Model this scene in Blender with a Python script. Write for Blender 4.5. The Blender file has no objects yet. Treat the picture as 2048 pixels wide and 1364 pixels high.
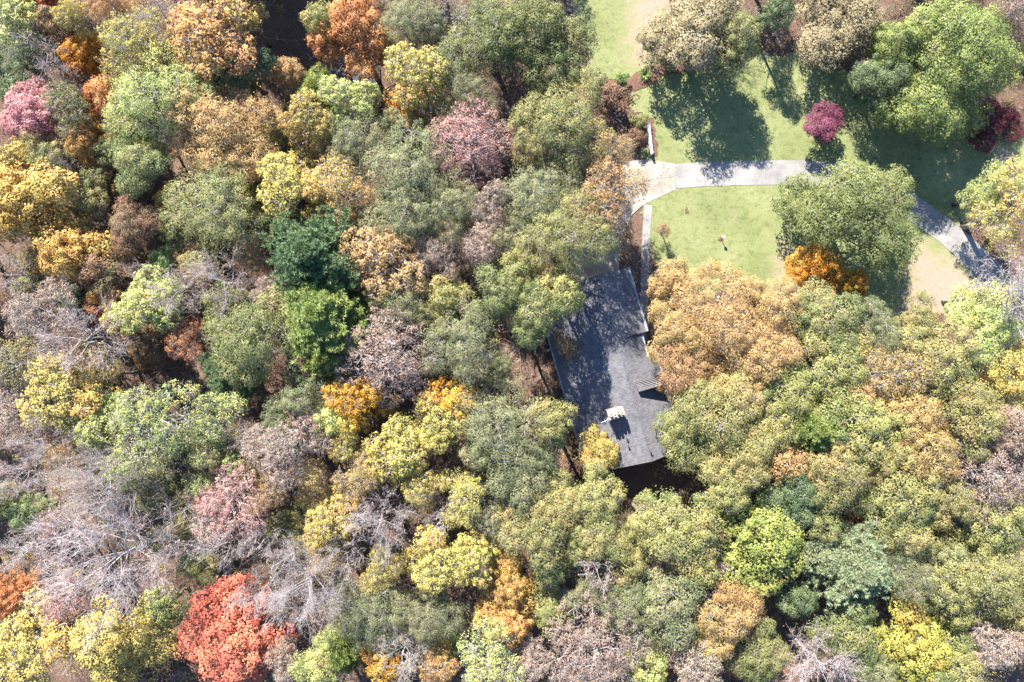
import bpy, math, random
import numpy as np

# ------------------------------------------------------------------ camera, sky, sun, exposure
S = bpy.context.scene
CAM_H = 110.0            # drone height, metres
MPP = 0.08               # metres on the ground per photograph pixel
camd = bpy.data.cameras.new('camera'); cam = bpy.data.objects.new('camera', camd)
S.collection.objects.link(cam); S.camera = cam
cam.location = (0, 0, CAM_H); cam.rotation_euler = (0, 0, 0)
camd.sensor_width = 36.0; camd.lens = 36.0 * CAM_H / (2048 * MPP)
camd.clip_start = 0.5; camd.clip_end = 2000
SUN_EL = math.radians(39); SUN_DIR = (-0.42, 0.907)      # towards the sun, on the ground
W = bpy.data.worlds.new('World'); S.world = W; W.use_nodes = True
nt = W.node_tree; bgn = nt.nodes['Background']
sky = nt.nodes.new('ShaderNodeTexSky'); sky.sky_type = 'NISHITA'; sky.sun_disc = False
sky.sun_elevation = SUN_EL; sky.ozone_density = 8; sky.dust_density = 0.1
sky.sun_rotation = math.atan2(SUN_DIR[0], SUN_DIR[1])
nt.links.new(sky.outputs[0], bgn.inputs[0]); bgn.inputs[1].default_value = 0.108
sd = bpy.data.lights.new('sun', 'SUN'); sun = bpy.data.objects.new('sun', sd); S.collection.objects.link(sun)
sd.energy = 5.0; sd.angle = math.radians(0.53); sd.color = (1.0, 0.975, 0.93)
ce = math.cos(SUN_EL)
from mathutils import Vector, Matrix, Euler
sun.rotation_euler = Vector((SUN_DIR[0]*ce, SUN_DIR[1]*ce, math.sin(SUN_EL))).to_track_quat('Z', 'Y').to_euler()
sun.location = (-40, 80, 90)
S.view_settings.view_transform = 'Standard'; S.view_settings.look = 'None'
S.view_settings.gamma = 1; S.view_settings.use_curve_mapping = False
S.view_settings.exposure = 2.15
S.render.engine = 'CYCLES'
S.cycles.max_bounces = 3; S.cycles.diffuse_bounces = 2; S.cycles.transmission_bounces = 2; S.cycles.transparent_max_bounces = 4

# ------------------------------------------------------------------ helpers
C = S.collection
def G(px, py, h=0.0):
    k = MPP * (CAM_H - h) / CAM_H
    return ((px - 1024) * k, -(py - 682) * k)
def tag(o, label=None, cat=None, group=None, kind=None):
    if label: o['label'] = label
    if cat: o['category'] = cat
    if group: o['group'] = group
    if kind: o['kind'] = kind
    return o
def empty(name, loc, rz=0.0, size=0.5):
    o = bpy.data.objects.new(name, None); C.objects.link(o)
    o.location = loc; o.rotation_euler = (0, 0, rz); o.empty_display_size = size
    return o
def link(name, me, parent=None, m=None):
    o = bpy.data.objects.new(name, me); C.objects.link(o); o.parent = parent
    if m is not None and not me.materials: me.materials.append(m)
    return o
def mesh_np(name, v, q, rnd=None, smooth=False, tris=False):
    """v (n,3); q (m,4) or (m,3) index arrays -> mesh"""
    me = bpy.data.meshes.new(name)
    v = np.asarray(v, dtype=np.float32); q = np.asarray(q, dtype=np.int32); k = q.shape[1]
    me.vertices.add(len(v)); me.vertices.foreach_set('co', v.ravel())
    me.loops.add(q.size); me.loops.foreach_set('vertex_index', q.ravel())
    me.polygons.add(len(q))
    me.polygons.foreach_set('loop_start', np.arange(0, q.size, k, dtype=np.int32))
    if rnd is not None:
        a = me.attributes.new('rnd', 'FLOAT', 'FACE'); a.data.foreach_set('value', np.asarray(rnd, dtype=np.float32))
    if smooth: me.polygons.foreach_set('use_smooth', np.ones(len(q), dtype=bool))
    me.update(calc_edges=True); me.validate()
    return me
def mesh_py(name, v, f):
    me = bpy.data.meshes.new(name); me.from_pydata(v, [], f); me.update(); return me
def box_vf(x0, x1, y0, y1, z0, z1):
    v = [(x0,y0,z0),(x1,y0,z0),(x1,y1,z0),(x0,y1,z0),(x0,y0,z1),(x1,y0,z1),(x1,y1,z1),(x0,y1,z1)]
    f = [(3,2,1,0),(4,5,6,7),(0,1,5,4),(1,2,6,5),(2,3,7,6),(3,0,4,7)]
    return v, f
class MB:
    """collects shapes for one mesh"""
    def __init__(s): s.v = []; s.f = []
    def add(s, v, f):
        o = len(s.v); s.v += [tuple(p) for p in v]; s.f += [tuple(i + o for i in t) for t in f]; return s
    def box(s, x0, x1, y0, y1, z0, z1): return s.add(*box_vf(x0, x1, y0, y1, z0, z1))
    def prism(s, pts, z0, z1):
        n = len(pts)
        v = [(p[0], p[1], z0) for p in pts] + [(p[0], p[1], z1) for p in pts]
        f = [tuple(range(n-1, -1, -1)), tuple(range(n, 2*n))] + [(i, (i+1) % n, n + (i+1) % n, n + i) for i in range(n)]
        return s.add(v, f)
    def tube(s, pts, rad, n=6):
        P = [Vector(p) for p in pts]; v = []; f = []
        if not hasattr(rad, '__len__'): rad = [rad] * len(P)
        for i, p in enumerate(P):
            d = (P[min(i+1, len(P)-1)] - P[max(i-1, 0)]).normalized()
            a = d.orthogonal().normalized(); b = d.cross(a)
            if i and (a.dot(pa) < 0.9): 
                a = (pa - d * pa.dot(d)).normalized(); b = d.cross(a)
            pa = a
            for k in range(n):
                t = 2*math.pi*k/n; v.append(p + (a*math.cos(t) + b*math.sin(t)) * rad[i])
        for i in range(len(P)-1):
            for k in range(n):
                f.append((i*n+k, i*n+(k+1) % n, (i+1)*n+(k+1) % n, (i+1)*n+k))
        f.append(tuple(range(n-1, -1, -1))); f.append(tuple((len(P)-1)*n+k for k in range(n)))
        return s.add(v, f)
    def lathe(s, prof, cx, cy, n=16):
        v = []; f = []
        for r, z in prof:
            for k in range(n):
                t = 2*math.pi*k/n; v.append((cx + r*math.cos(t), cy + r*math.sin(t), z))
        for i in range(len(prof)-1):
            for k in range(n): f.append((i*n+k, i*n+(k+1) % n, (i+1)*n+(k+1) % n, (i+1)*n+k))
        f.append(tuple(range(n-1, -1, -1))); f.append(tuple((len(prof)-1)*n+k for k in range(n)))
        return s.add(v, f)
    def build(s, name, m, parent=None):
        return link(name, mesh_py(name, s.v, s.f), parent, m)

# ------------------------------------------------------------------ materials
def s2l(c): 
    c = c / 255.0
    return c / 12.92 if c <= 0.04045 else ((c + 0.055) / 1.055) ** 2.4
def col(r, g, b, k=1.0): return (s2l(r)*k, s2l(g)*k, s2l(b)*k, 1)
class NT:
    def __init__(s, name):
        s.m = bpy.data.materials.new(name); s.m.use_nodes = True; s.t = s.m.node_tree; s.t.nodes.clear()
        s.out = s.n('ShaderNodeOutputMaterial')
    def n(s, t, **kw):
        x = s.t.nodes.new(t)
        for k, v in kw.items(): setattr(x, k, v)
        return x
    def l(s, a, b): s.t.links.new(a, b)
    def noise(s, vec, scale, detail=4, rough=0.6):
        x = s.n('ShaderNodeTexNoise'); x.inputs['Scale'].default_value = scale
        x.inputs['Detail'].default_value = detail; x.inputs['Roughness'].default_value = rough
        s.l(vec, x.inputs['Vector']); return x.outputs['Fac']
    def ramp(s, fac, stops, interp='LINEAR'):
        x = s.n('ShaderNodeValToRGB'); x.color_ramp.interpolation = interp; e = x.color_ramp.elements
        while len(e) < len(stops): e.new(0.5)
        for el, (p, c) in zip(e, stops): el.position = p; el.color = c
        s.l(fac, x.inputs[0]); return x.outputs[0]
    def mix(s, fac, a, b, mode='MIX'):
        x = s.n('ShaderNodeMix', data_type='RGBA', blend_type=mode)
        for sock, val in ((x.inputs[0], fac), (x.inputs[6], a), (x.inputs[7], b)):
            if hasattr(val, 'is_output'): s.l(val, sock)
            else: sock.default_value = val
        return x.outputs[2]
    def math(s, op, a, b=None):
        x = s.n('ShaderNodeMath', operation=op)
        for sock, val in zip(x.inputs, (a, b)):
            if val is None: continue
            if hasattr(val, 'is_output'): s.l(val, sock)
            else: sock.default_value = val
        return x.outputs[0]
    def princ(s, colour, rough=0.8, spec=0.3, bump=None, bstr=0.3, bdist=0.05, metal=0.0):
        p = s.n('ShaderNodeBsdfPrincipled')
        if hasattr(colour, 'is_output'): s.l(colour, p.inputs['Base Color'])
        else: p.inputs['Base Color'].default_value = colour
        p.inputs['Roughness'].default_value = rough; p.inputs['Specular IOR Level'].default_value = spec
        p.inputs['Metallic'].default_value = metal
        if bump is not None:
            b = s.n('ShaderNodeBump'); b.inputs['Strength'].default_value = bstr; b.inputs['Distance'].default_value = bdist
            s.l(bump, b.inputs['Height']); s.l(b.outputs[0], p.inputs['Normal'])
        s.l(p.outputs[0], s.out.inputs[0]); return p
    def pos(s): return s.n('ShaderNodeNewGeometry').outputs['Position']

LEAFK = 0.60
def leaf_mat(name, a, b, c, trans=0.27, k=1.0):
    """leaves: three leaf colours mixed leaf by leaf, a slight shift from tree to tree"""
    N = NT(name)
    at = N.n('ShaderNodeAttribute', attribute_name='rnd')
    A, B, Cc = (col(*x, LEAFK * k) for x in (a, b, c))
    cc = N.ramp(at.outputs['Fac'], [(0.20, B), (0.42, A), (0.60, A), (0.82, Cc)])
    oi = N.n('ShaderNodeObjectInfo')
    hsv = N.n('ShaderNodeHueSaturation'); N.l(cc, hsv.inputs['Color']); hsv.inputs['Saturation'].default_value = 0.98
    N.l(N.math('ADD', N.math('MULTIPLY', oi.outputs['Random'], 0.024), 0.488), hsv.inputs['Hue'])
    v = N.math('FRACT', N.math('MULTIPLY', oi.outputs['Random'], 7.31))
    N.l(N.math('ADD', N.math('MULTIPLY', v, 0.22), 0.89), hsv.inputs['Value'])
    d = N.n('ShaderNodeBsdfPrincipled'); N.l(hsv.outputs[0], d.inputs['Base Color'])
    d.inputs['Roughness'].default_value = 0.55; d.inputs['Specular IOR Level'].default_value = 0.22
    t = N.n('ShaderNodeBsdfTranslucent'); N.l(hsv.outputs[0], t.inputs['Color'])
    mx = N.n('ShaderNodeMixShader'); mx.inputs[0].default_value = trans
    N.l(d.outputs[0], mx.inputs[1]); N.l(t.outputs[0], mx.inputs[2]); N.l(mx.outputs[0], N.out.inputs[0])
    return N.m
PAL = {
 'gr': ((150,152,102),(116,126,84),(178,162,116)),
 'og': ((170,164,96),(130,138,80),(196,170,104)),
 'tn': ((206,166,104),(180,138,84),(178,154,100)),
 'yl': ((218,196,100),(186,178,94),(218,168,86)),
 'yo': ((228,178,96),(212,146,92),(214,198,112)),
 'yg': ((196,200,116),(158,174,98),(222,196,110)),
 'gd': ((226,162,44),(204,130,40),(212,192,84)),
 'or': ((220,140,84),(198,112,72),(216,174,108)),
 'pk': ((220,160,148),(196,132,126),(196,172,150)),
 'rd': ((228,106,92),(222,142,104),(208,84,84)),
 'pu': ((146,74,94),(118,54,74),(168,94,112)),
 'dr': ((132,62,58),(108,50,50),(156,82,66)),
 'dg': ((114,130,84),(90,108,70),(140,150,98)),
 'bg': ((132,162,82),(104,138,64),(162,182,104)),
 'gn': ((150,152,90),(114,128,72),(178,166,104)),
 'ru': ((168,134,92),(146,112,78),(142,138,92)),
 'pt': ((196,164,140),(172,140,124),(164,156,132)),
 'pg': ((152,164,86),(116,136,66),(178,178,100)),
 'bt': ((164,176,130),(134,154,110),(180,186,138)),
 'pb': ((162,174,92),(132,152,76),(184,188,110)),
 'pd': ((116,140,92),(90,116,76),(142,158,106)),
 'go': ((142,146,84),(106,118,64),(172,162,96)),
 'tg': ((174,156,112),(140,128,90),(192,172,130)),
 'lm': ((176,182,92),(140,156,76),(204,184,100)),
 'ly': ((206,190,90),(170,168,80),(216,164,84)),
 'yy': ((232,184,92),(228,156,88),(228,200,104)),
 'br': ((140,104,80),(112,84,64),(150,128,90)),
}
LM = {k: leaf_mat('leaves_' + k, *v) for k, v in PAL.items()}
def bark_mat(name, a, b):
    N = NT(name); p = N.pos()
    cc = N.ramp(N.noise(p, 2.2, 5), [(0.3, a), (0.7, b)])
    N.princ(cc, 0.9, 0.15, N.noise(p, 9.0, 4), 0.6, 0.03); return N.m
BARK = bark_mat('bark_brown', col(92,80,70,.8), col(140,124,110,.8))
BARKG = bark_mat('bark_grey', col(138,128,120,.6), col(190,182,176,.6))
BARKW = bark_mat('bark_white', col(150,138,132,.62), col(204,196,192,.62))
BARKM = bark_mat('bark_mauve', col(154,138,132,.74), col(200,184,176,.74))
# ------------------------------------------------------------------ the ground
def litter_mat():
    N = NT('leaf_litter_soil'); p = N.pos()
    a = N.ramp(N.noise(p, 0.16, 5, 0.65), [(0.3, col(98,84,74,.42)), (0.5, col(136,110,94,.42)), (0.68, col(160,138,116,.42))])
    b = N.ramp(N.noise(p, 2.6, 6, 0.75), [(0.3, col(78,68,60,.42)), (0.55, col(152,120,102,.42)), (0.75, col(194,168,142,.42))])
    c = N.mix(0.55, a, b)
    N.princ(c, 0.95, 0.1, N.noise(p, 3.5, 6, 0.8), 0.9, 0.12); return N.m
def lawn_mat():
    N = NT('lawn_grass'); p = N.pos()
    g = N.ramp(N.noise(p, 0.12, 5, 0.6), [(0.32, col(140,148,84,.35)), (0.5, col(176,178,116,.38)), (0.68, col(200,198,140,.38))])
    f = N.ramp(N.noise(p, 3.2, 6, 0.8), [(0.28, col(110,128,78,.34)), (0.55, col(176,180,118,.38)), (0.8, col(222,210,164,.38))])
    c = N.mix(0.5, g, f)
    wd = N.ramp(N.noise(p, 0.9, 6, 0.75), [(0.5, (0,0,0,1)), (0.7, (.85,.85,.85,1))])
    c = N.mix(wd, c, col(112,134,66,.32))
    br = N.ramp(N.noise(p, 0.33, 6, 0.8), [(0.56, (0,0,0,1)), (0.76, (.7,.7,.7,1))])
    c = N.mix(br, c, col(206,196,150,.36))
    # faint mowing lines
    mp = N.n('ShaderNodeMapping'); mp.inputs['Rotation'].default_value = (0, 0, 0.12); N.l(p, mp.inputs['Vector'])
    wv = N.n('ShaderNodeTexWave'); wv.bands_direction = 'Y'; wv.inputs['Scale'].default_value = 0.42
    wv.inputs['Distortion'].default_value = 2.5; wv.inputs['Detail'].default_value = 2; wv.inputs['Detail Scale'].default_value = 0.6
    N.l(mp.outputs[0], wv.inputs['Vector'])
    c = N.mix(N.math('MULTIPLY', wv.outputs['Fac'], 0.10), c, col(196,200,150,.34))
    at = N.n('ShaderNodeAttribute', attribute_name='dry')
    dn = N.math('ADD', at.outputs['Fac'], N.math('MULTIPLY', N.math('SUBTRACT', N.noise(p, 0.45, 6, 0.8), 0.5), 1.8))
    dry = N.ramp(N.noise(p, 2.4, 6, 0.8), [(0.3, col(192,160,138,.36)), (0.55, col(220,192,164,.36)), (0.78, col(234,214,190,.36))])
    fac = N.ramp(dn, [(0.3, (0,0,0,1)), (0.72, (1,1,1,1))])
    c = N.mix(fac, c, dry)
    N.princ(c, 0.9, 0.15, N.noise(p, 7.0, 5, 0.8), 0.7, 0.06); return N.m
def concrete_mat(name, a, b, c):
    N = NT(name); p = N.pos()
    x = N.ramp(N.noise(p, 0.5, 6, 0.7), [(0.3, a), (0.5, b), (0.7, c)])
    y = N.ramp(N.noise(p, 5.0, 5, 0.8), [(0.35, (0.72,0.72,0.72,1)), (0.6, (1,1,1,1))])
    st = N.ramp(N.noise(p, 0.22, 6, 0.75), [(0.45, (0,0,0,1)), (0.7, (.55,.55,.55,1))])
    x = N.mix(st, x, tuple(q*.62 for q in a[:3])+(1,))
    oi = N.n('ShaderNodeObjectInfo')
    v = N.math('ADD', N.math('MULTIPLY', oi.outputs['Random'], 0.16), 0.90)
    hs = N.n('ShaderNodeHueSaturation'); N.l(N.mix(0.6, x, N.mix(1.0, x, y, 'MULTIPLY')), hs.inputs['Color']); N.l(v, hs.inputs['Value'])
    N.princ(hs.outputs[0], 0.85, 0.25, N.noise(p, 14.0, 4), 0.3, 0.01); return N.m
def mulch_mat():
    N = NT('pine_straw_mulch'); p = N.pos()
    c = N.ramp(N.noise(p, 5.0, 6, 0.8), [(0.3, col(132,98,82,.3)), (0.55, col(176,134,112,.3)), (0.75, col(200,164,140,.3))])
    N.princ(c, 0.95, 0.1, N.noise(p, 12.0, 5, 0.8), 0.9, 0.06); return N.m
def plain_mat(name, c, rough=0.6, spec=0.3, metal=0.0, var=0.15, scale=6.0):
    N = NT(name); p = N.pos()
    d = tuple(x * (1 - var) for x in c[:3]) + (1,)
    N.princ(N.ramp(N.noise(p, scale, 4), [(0.35, d), (0.65, c)]), rough, spec, N.noise(p, scale*4, 3), 0.15, 0.01, metal); return N.m
M_LITTER = litter_mat(); M_LAWN = lawn_mat(); M_MULCH = mulch_mat()
M_CONC = concrete_mat('concrete', col(186,178,170,.35), col(212,204,194,.35), col(228,220,210,.35))
M_CONC2 = concrete_mat('concrete_sandy', col(190,176,158,.42), col(216,202,186,.42), col(230,220,204,.42))
M_JOINT = plain_mat('joint_dirt', col(140,120,104,.7), 0.95, 0.1)
M_WHITE = plain_mat('white_paint', col(238,238,236,.85), 0.5, 0.3, var=0.1)
M_ASPH = plain_mat('asphalt', (0.075,0.078,0.085,1), 0.9, 0.2, var=0.3)

# forest floor: a large sheet, gently uneven under the trees, level round the house and lawn
gx = np.linspace(-320, 320, 161); gy = np.linspace(-260, 260, 131)
XX, YY = np.meshgrid(gx, gy)
ZZ = 0.25*np.sin(XX*0.19+1)*np.cos(YY*0.23) + 0.2*np.sin(XX*0.41+YY*0.33) + 0.12*np.sin(XX*0.9-YY*0.7)
flat = 1/(1+np.exp(-(np.minimum(XX-2, 60) - 0)*-0.5))      # 1 in the wood, 0 round the house
far = np.clip((np.hypot(XX*0.75, YY)-70)/60, 0, 1)
ZZ = (ZZ-0.35)*np.clip(flat, 0, 1) - 0.02 - 0.0*far
nx_ = len(gx); ny_ = len(gy)
idx = np.arange(nx_*ny_).reshape(ny_, nx_)
q = np.stack([idx[:-1,:-1], idx[:-1,1:], idx[1:,1:], idx[1:,:-1]], -1).reshape(-1, 4)
ground = link('ground', mesh_np('ground', np.stack([XX, YY, ZZ], -1).reshape(-1, 3), q, smooth=True), None, M_LITTER)
tag(ground, kind='structure', label='brown leaf litter covering the woodland floor')

# value noise for ragged edges
_rg = np.random.default_rng(5); _tab = _rg.random((64, 64))
def vnoise(x, y, s):
    x = np.asarray(x)*s; y = np.asarray(y)*s
    xi = np.floor(x).astype(int); yi = np.floor(y).astype(int); fx = x-xi; fy = y-yi
    fx = fx*fx*(3-2*fx); fy = fy*fy*(3-2*fy)
    T = lambda a, b: _tab[a % 64, b % 64]
    return (T(xi,yi)*(1-fx)+T(xi+1,yi)*fx)*(1-fy) + (T(xi,yi+1)*(1-fx)+T(xi+1,yi+1)*fx)*fy
def sdf(poly, x, y):
    """signed distance to a polygon, positive inside"""
    d = np.full(x.shape, 1e9); ins = np.zeros(x.shape, bool); n = len(poly)
    for i in range(n):
        (ax, ay), (bx, by) = poly[i], poly[(i+1) % n]
        ex, ey = bx-ax, by-ay; wx, wy = x-ax, y-ay
        t = np.clip((wx*ex+wy*ey)/(ex*ex+ey*ey), 0, 1)
        d = np.minimum(d, np.hypot(wx-ex*t, wy-ey*t))
        c = ((ay > y) != (by > y)) & (x < (bx-ax)*(y-ay)/(by-ay+1e-12)+ax); ins ^= c
    return np.where(ins, d, -d)
def gp(l): return [G(*p) for p in l]
LAWN = gp([(1110,-130),(1325,-130),(1345,0),(1300,60),(1290,110),(1262,150),(1258,215),(1290,245),(1286,320),(1286,420),(1302,540),
           (1400,590),(1560,590),(1680,600),(1790,640),(1880,640),(1960,600),(2160,690),(2160,640),(1960,500),(1925,455),(1960,400),(2160,420),
           (2160,250),(1950,230),(1800,190),(1700,140),(1620,100),(1520,110),(1420,140),(1330,160),(1300,130)])
LAWN = gp([(1110,-130),(1335,-130),(1350,0),(1330,90),(1400,135),(1520,105),(1620,100),(1700,140),(1800,190),(1950,230),(2160,250),
           (2160,420),(1960,400),(1925,455),(1960,500),(2160,640),(2160,690),(1960,620),(1880,640),(1790,640),(1680,600),(1560,590),(1400,590),(1302,540),
           (1284,420),(1284,320),(1290,245),(1258,215),(1240,170),(1180,150)])
cell = 0.28
lx = np.arange(5, 92, cell); ly = np.arange(-4, 64, cell); LX, LY = np.meshgrid(lx, ly)
sdl = sdf(LAWN, LX, LY) + (vnoise(LX, LY, 0.5)-0.5)*1.6 + (vnoise(LX, LY, 1.9)-0.5)*0.8
keepv = sdl > 0
i2 = np.arange(LX.size).reshape(LX.shape)
kq = keepv[:-1,:-1] & keepv[:-1,1:] & keepv[1:,1:] & keepv[1:,:-1]
q = np.stack([i2[:-1,:-1], i2[:-1,1:], i2[1:,1:], i2[1:,:-1]], -1)[kq]
used = np.unique(q); remap = -np.ones(LX.size, int); remap[used] = np.arange(len(used))
vx = LX.ravel()[used]; vy = LY.ravel()[used]
vz = np.full(len(used), 0.025) + 0.012*vnoise(vx, vy, 0.8)
me = mesh_np('lawn', np.stack([vx, vy, vz], -1), remap[q], smooth=True)
# where the grass has dried out or worn thin
dry = np.zeros(len(used))
for poly, k in ((gp([(1256,-130),(1340,-130),(1360,0),(1330,100),(1290,150),(1262,150),(1246,90)]), 1.0),
                (gp([(1830,470),(1900,500),(1990,560),(2160,700),(1960,660),(1780,650),(1800,560)]), 1.0),
                (gp([(1540,470),(1600,480),(1640,560),(1560,600),(1520,540)]), 0.75),
                (gp([(1300,312),(1400,322),(1400,330),(1300,322)]), 0.6)):
    dry = np.maximum(dry, k*np.clip(sdf(poly, vx, vy)/8+0.35, 0, 1))
dry = np.maximum(dry, 0.42*np.clip(1-sdf(LAWN, vx, vy)/2.5, 0, 1))
a = me.attributes.new('dry', 'FLOAT', 'POINT'); a.data.foreach_set('value', dry.astype(np.float32))
lawn = link('lawn', me, None, M_LAWN); tag(lawn, kind='structure', label='mown lawn with paler worn patches beside the driveway')

# concrete driveway: separate slabs over a bed, open joints between
def panel(name, quad, z0, z1, m, parent, gap=0.02):
    cx = sum(p[0] for p in quad)/len(quad); cy = sum(p[1] for p in quad)/len(quad)
    pts = []
    for x, y in quad:
        d = math.hypot(x-cx, y-cy); k = max(0, 1-gap*1.4/max(d, .01)); pts.append((cx+(x-cx)*k, cy+(y-cy)*k))
    area = sum(pts[i][0]*pts[(i+1) % len(pts)][1]-pts[(i+1) % len(pts)][0]*pts[i][1] for i in range(len(pts)))
    if area < 0: pts.reverse()
    return MB().prism(pts, z0, z1).build(name, m, parent)
def smooth_line(pts, step):
    P = [np.array(p, float) for p in pts]; out = []
    for i in range(len(P)-1):
        p0 = P[max(i-1, 0)]; p1 = P[i]; p2 = P[i+1]; p3 = P[min(i+2, len(P)-1)]
        n = max(2, int(np.linalg.norm(p2-p1)/0.3))
        for k in range(n):
            t = k/n; out.append(0.5*((2*p1)+(-p0+p2)*t+(2*p0-5*p1+4*p2-p3)*t*t+(-p0+3*p1-3*p2+p3)*t**3))
    out.append(P[-1]); out = np.array(out)
    s = np.r_[0, np.cumsum(np.linalg.norm(np.diff(out, axis=0), axis=1))]
    n = max(2, int(round(s[-1]/step))+1); u = np.linspace(0, s[-1], n)
    return np.stack([np.interp(u, s, out[:,0]), np.interp(u, s, out[:,1])], -1)
def strip(name, line, w, z1, m, step_panel, piece, label, wl=None):
    base = smooth_line(line, 0.8); d = np.gradient(base, axis=0); d /= np.linalg.norm(d, axis=1)[:,None]; nrm = np.stack([-d[:,1], d[:,0]], -1)
    L = base + nrm*(w/2-0.03); R = base - nrm*(w/2-0.03); n = len(base)
    v = [(*p, z1-0.03) for p in L] + [(*p, z1-0.03) for p in R]; f = [(i, i+1, n+i+1, n+i) for i in range(n-1)]
    root = link(name, mesh_py(name, v, [t[::-1] for t in f]), None, M_JOINT); tag(root, kind='structure', label=label)
    k = max(1, int(round(step_panel/0.8)))
    for i in range(0, n-1, k):
        j = min(i+k, n-1)
        Lp = [tuple(base[t]+nrm[t]*w/2) for t in range(i, j+1)]; Rp = [tuple(base[t]-nrm[t]*w/2) for t in range(j, i-1, -1)]
        o = MB().prism([p for p in (Rp+Lp)], z1-0.1, z1).build(piece, m, root)
        # pull the ends back for an open joint
        c0 = base[i]; c1 = base[j]
        for vv in o.data.vertices:
            p = np.array(vv.co[:2])
            if np.linalg.norm(p-c0) < w/2+0.02 and abs(np.dot(p-c0, d[i])) < 0.02: vv.co.x += d[i][0]*0.02; vv.co.y += d[i][1]*0.02
            elif np.linalg.norm(p-c1) < w/2+0.02 and abs(np.dot(p-c1, d[j])) < 0.02: vv.co.x -= d[j][0]*0.02; vv.co.y -= d[j][1]*0.02
    return root
drive = strip('driveway', gp([(1350,353),(1400,349),(1500,346),(1620,346),(1700,357),(1780,388),(1845,430),(1900,470),(1950,516),(1990,552)]),
      3.9, 0.075, M_CONC, 4.8, 'concrete_slab', 'pale concrete driveway curving across the lawn')
ap = [((1349,327),(1351,380)),((1318,322),(1326,391)),((1288,320),(1305,401)),((1258,322),(1284,412)),((1228,345),(1264,430)),((1205,385),(1252,458)),
      ((1185,425),(1242,492)),((1160,475),(1239,520)),((1135,530),(1237,548)),((1105,592),(1222,572))]
apron_poly = gp([a_ for a_, b_ in ap]) + gp([b_ for a_, b_ in ap])[::-1]
apron = MB(); apron.add([(*p, 0.045) for p in apron_poly], [tuple(range(len(apron_poly)))[::-1]])
apron = apron.build('parking_apron', M_JOINT); tag(apron, kind='structure', label='sandy concrete parking apron in front of the garage')
for (a0, b0), (a1, b1) in zip(ap[:-1], ap[1:]):
    A0, B0, A1, B1 = G(*a0), G(*b0), G(*a1), G(*b1)
    M0 = ((A0[0]+B0[0])/2, (A0[1]+B0[1])/2); M1 = ((A1[0]+B1[0])/2, (A1[1]+B1[1])/2)
    panel('concrete_slab', [A0, M0, M1, A1], 0.0, 0.072, M_CONC2, apron)
    panel('concrete_slab', [M0, B0, B1, M1], 0.0, 0.072, M_CONC2, apron)
walk = strip('footpath', gp([(1297,410),(1294,440),(1291,500),(1289,560),(1288,620),(1290,660)]), 1.25, 0.085, M_CONC, 2.4, 'paving_slab', 'narrow pale concrete footpath along the house side')
road = strip('asphalt_drive', gp([(560,178),(620,164),(690,152),(760,150)]), 2.6, 0.05, M_ASPH, 100, 'asphalt_surface', 'shaded strip of asphalt drive behind the small pine')
def bed(poly, label, z=0.055):
    P = gp(poly); x0 = min(p[0] for p in P)-1; x1 = max(p[0] for p in P)+1; y0 = min(p[1] for p in P)-1; y1 = max(p[1] for p in P)+1
    X, Y = np.meshgrid(np.arange(x0, x1, .14), np.arange(y0, y1, .14))
    s_ = sdf(P, X, Y) + (vnoise(X, Y, 1.3)-.5)*.5 + (vnoise(X, Y, 3.7)-.5)*.35; kv = s_ > 0
    ii = np.arange(X.size).reshape(X.shape); kq = kv[:-1,:-1] & kv[:-1,1:] & kv[1:,1:] & kv[1:,:-1]
    q = np.stack([ii[:-1,:-1], ii[:-1,1:], ii[1:,1:], ii[1:,:-1]], -1)[kq]
    us = np.unique(q); rm = -np.ones(X.size, int); rm[us] = np.arange(len(us))
    hz = z + np.clip(s_.ravel()[us], 0, .5)*0.12 + 0.05*vnoise(X.ravel()[us], Y.ravel()[us], 4)
    o = link('mulch_bed', mesh_np('mulch_bed', np.stack([X.ravel()[us], Y.ravel()[us], hz], -1), rm[q], smooth=True), None, M_MULCH)
    tag(o, label=label, kind='structure'); return o
bed([(1245,165),(1285,135),(1322,128),(1330,150),(1300,172),(1262,185)], 'orange brown pine straw bed round the spiky shrub')
bed([(1292,236),(1306,234),(1315,280),(1316,312),(1296,312),(1292,270)], 'orange brown pine straw bed under the white rail fence')
bed([(1365,420),(1372,414),(1381,418),(1379,428),(1370,431)], 'small round mulch patch alone on the open lawn')
bed([(1434,478),(1440,472),(1446,478),(1440,485)], 'tiny mulch patch at the foot of the lamp post')
bed([(1314,464),(1322,457),(1330,464),(1322,472)], 'small mulch ring round the thin sapling')
bed([(1300,95),(1345,80),(1400,110),(1420,140),(1330,150)], 'reddish pine straw bed under the bright green shrubs')

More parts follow.
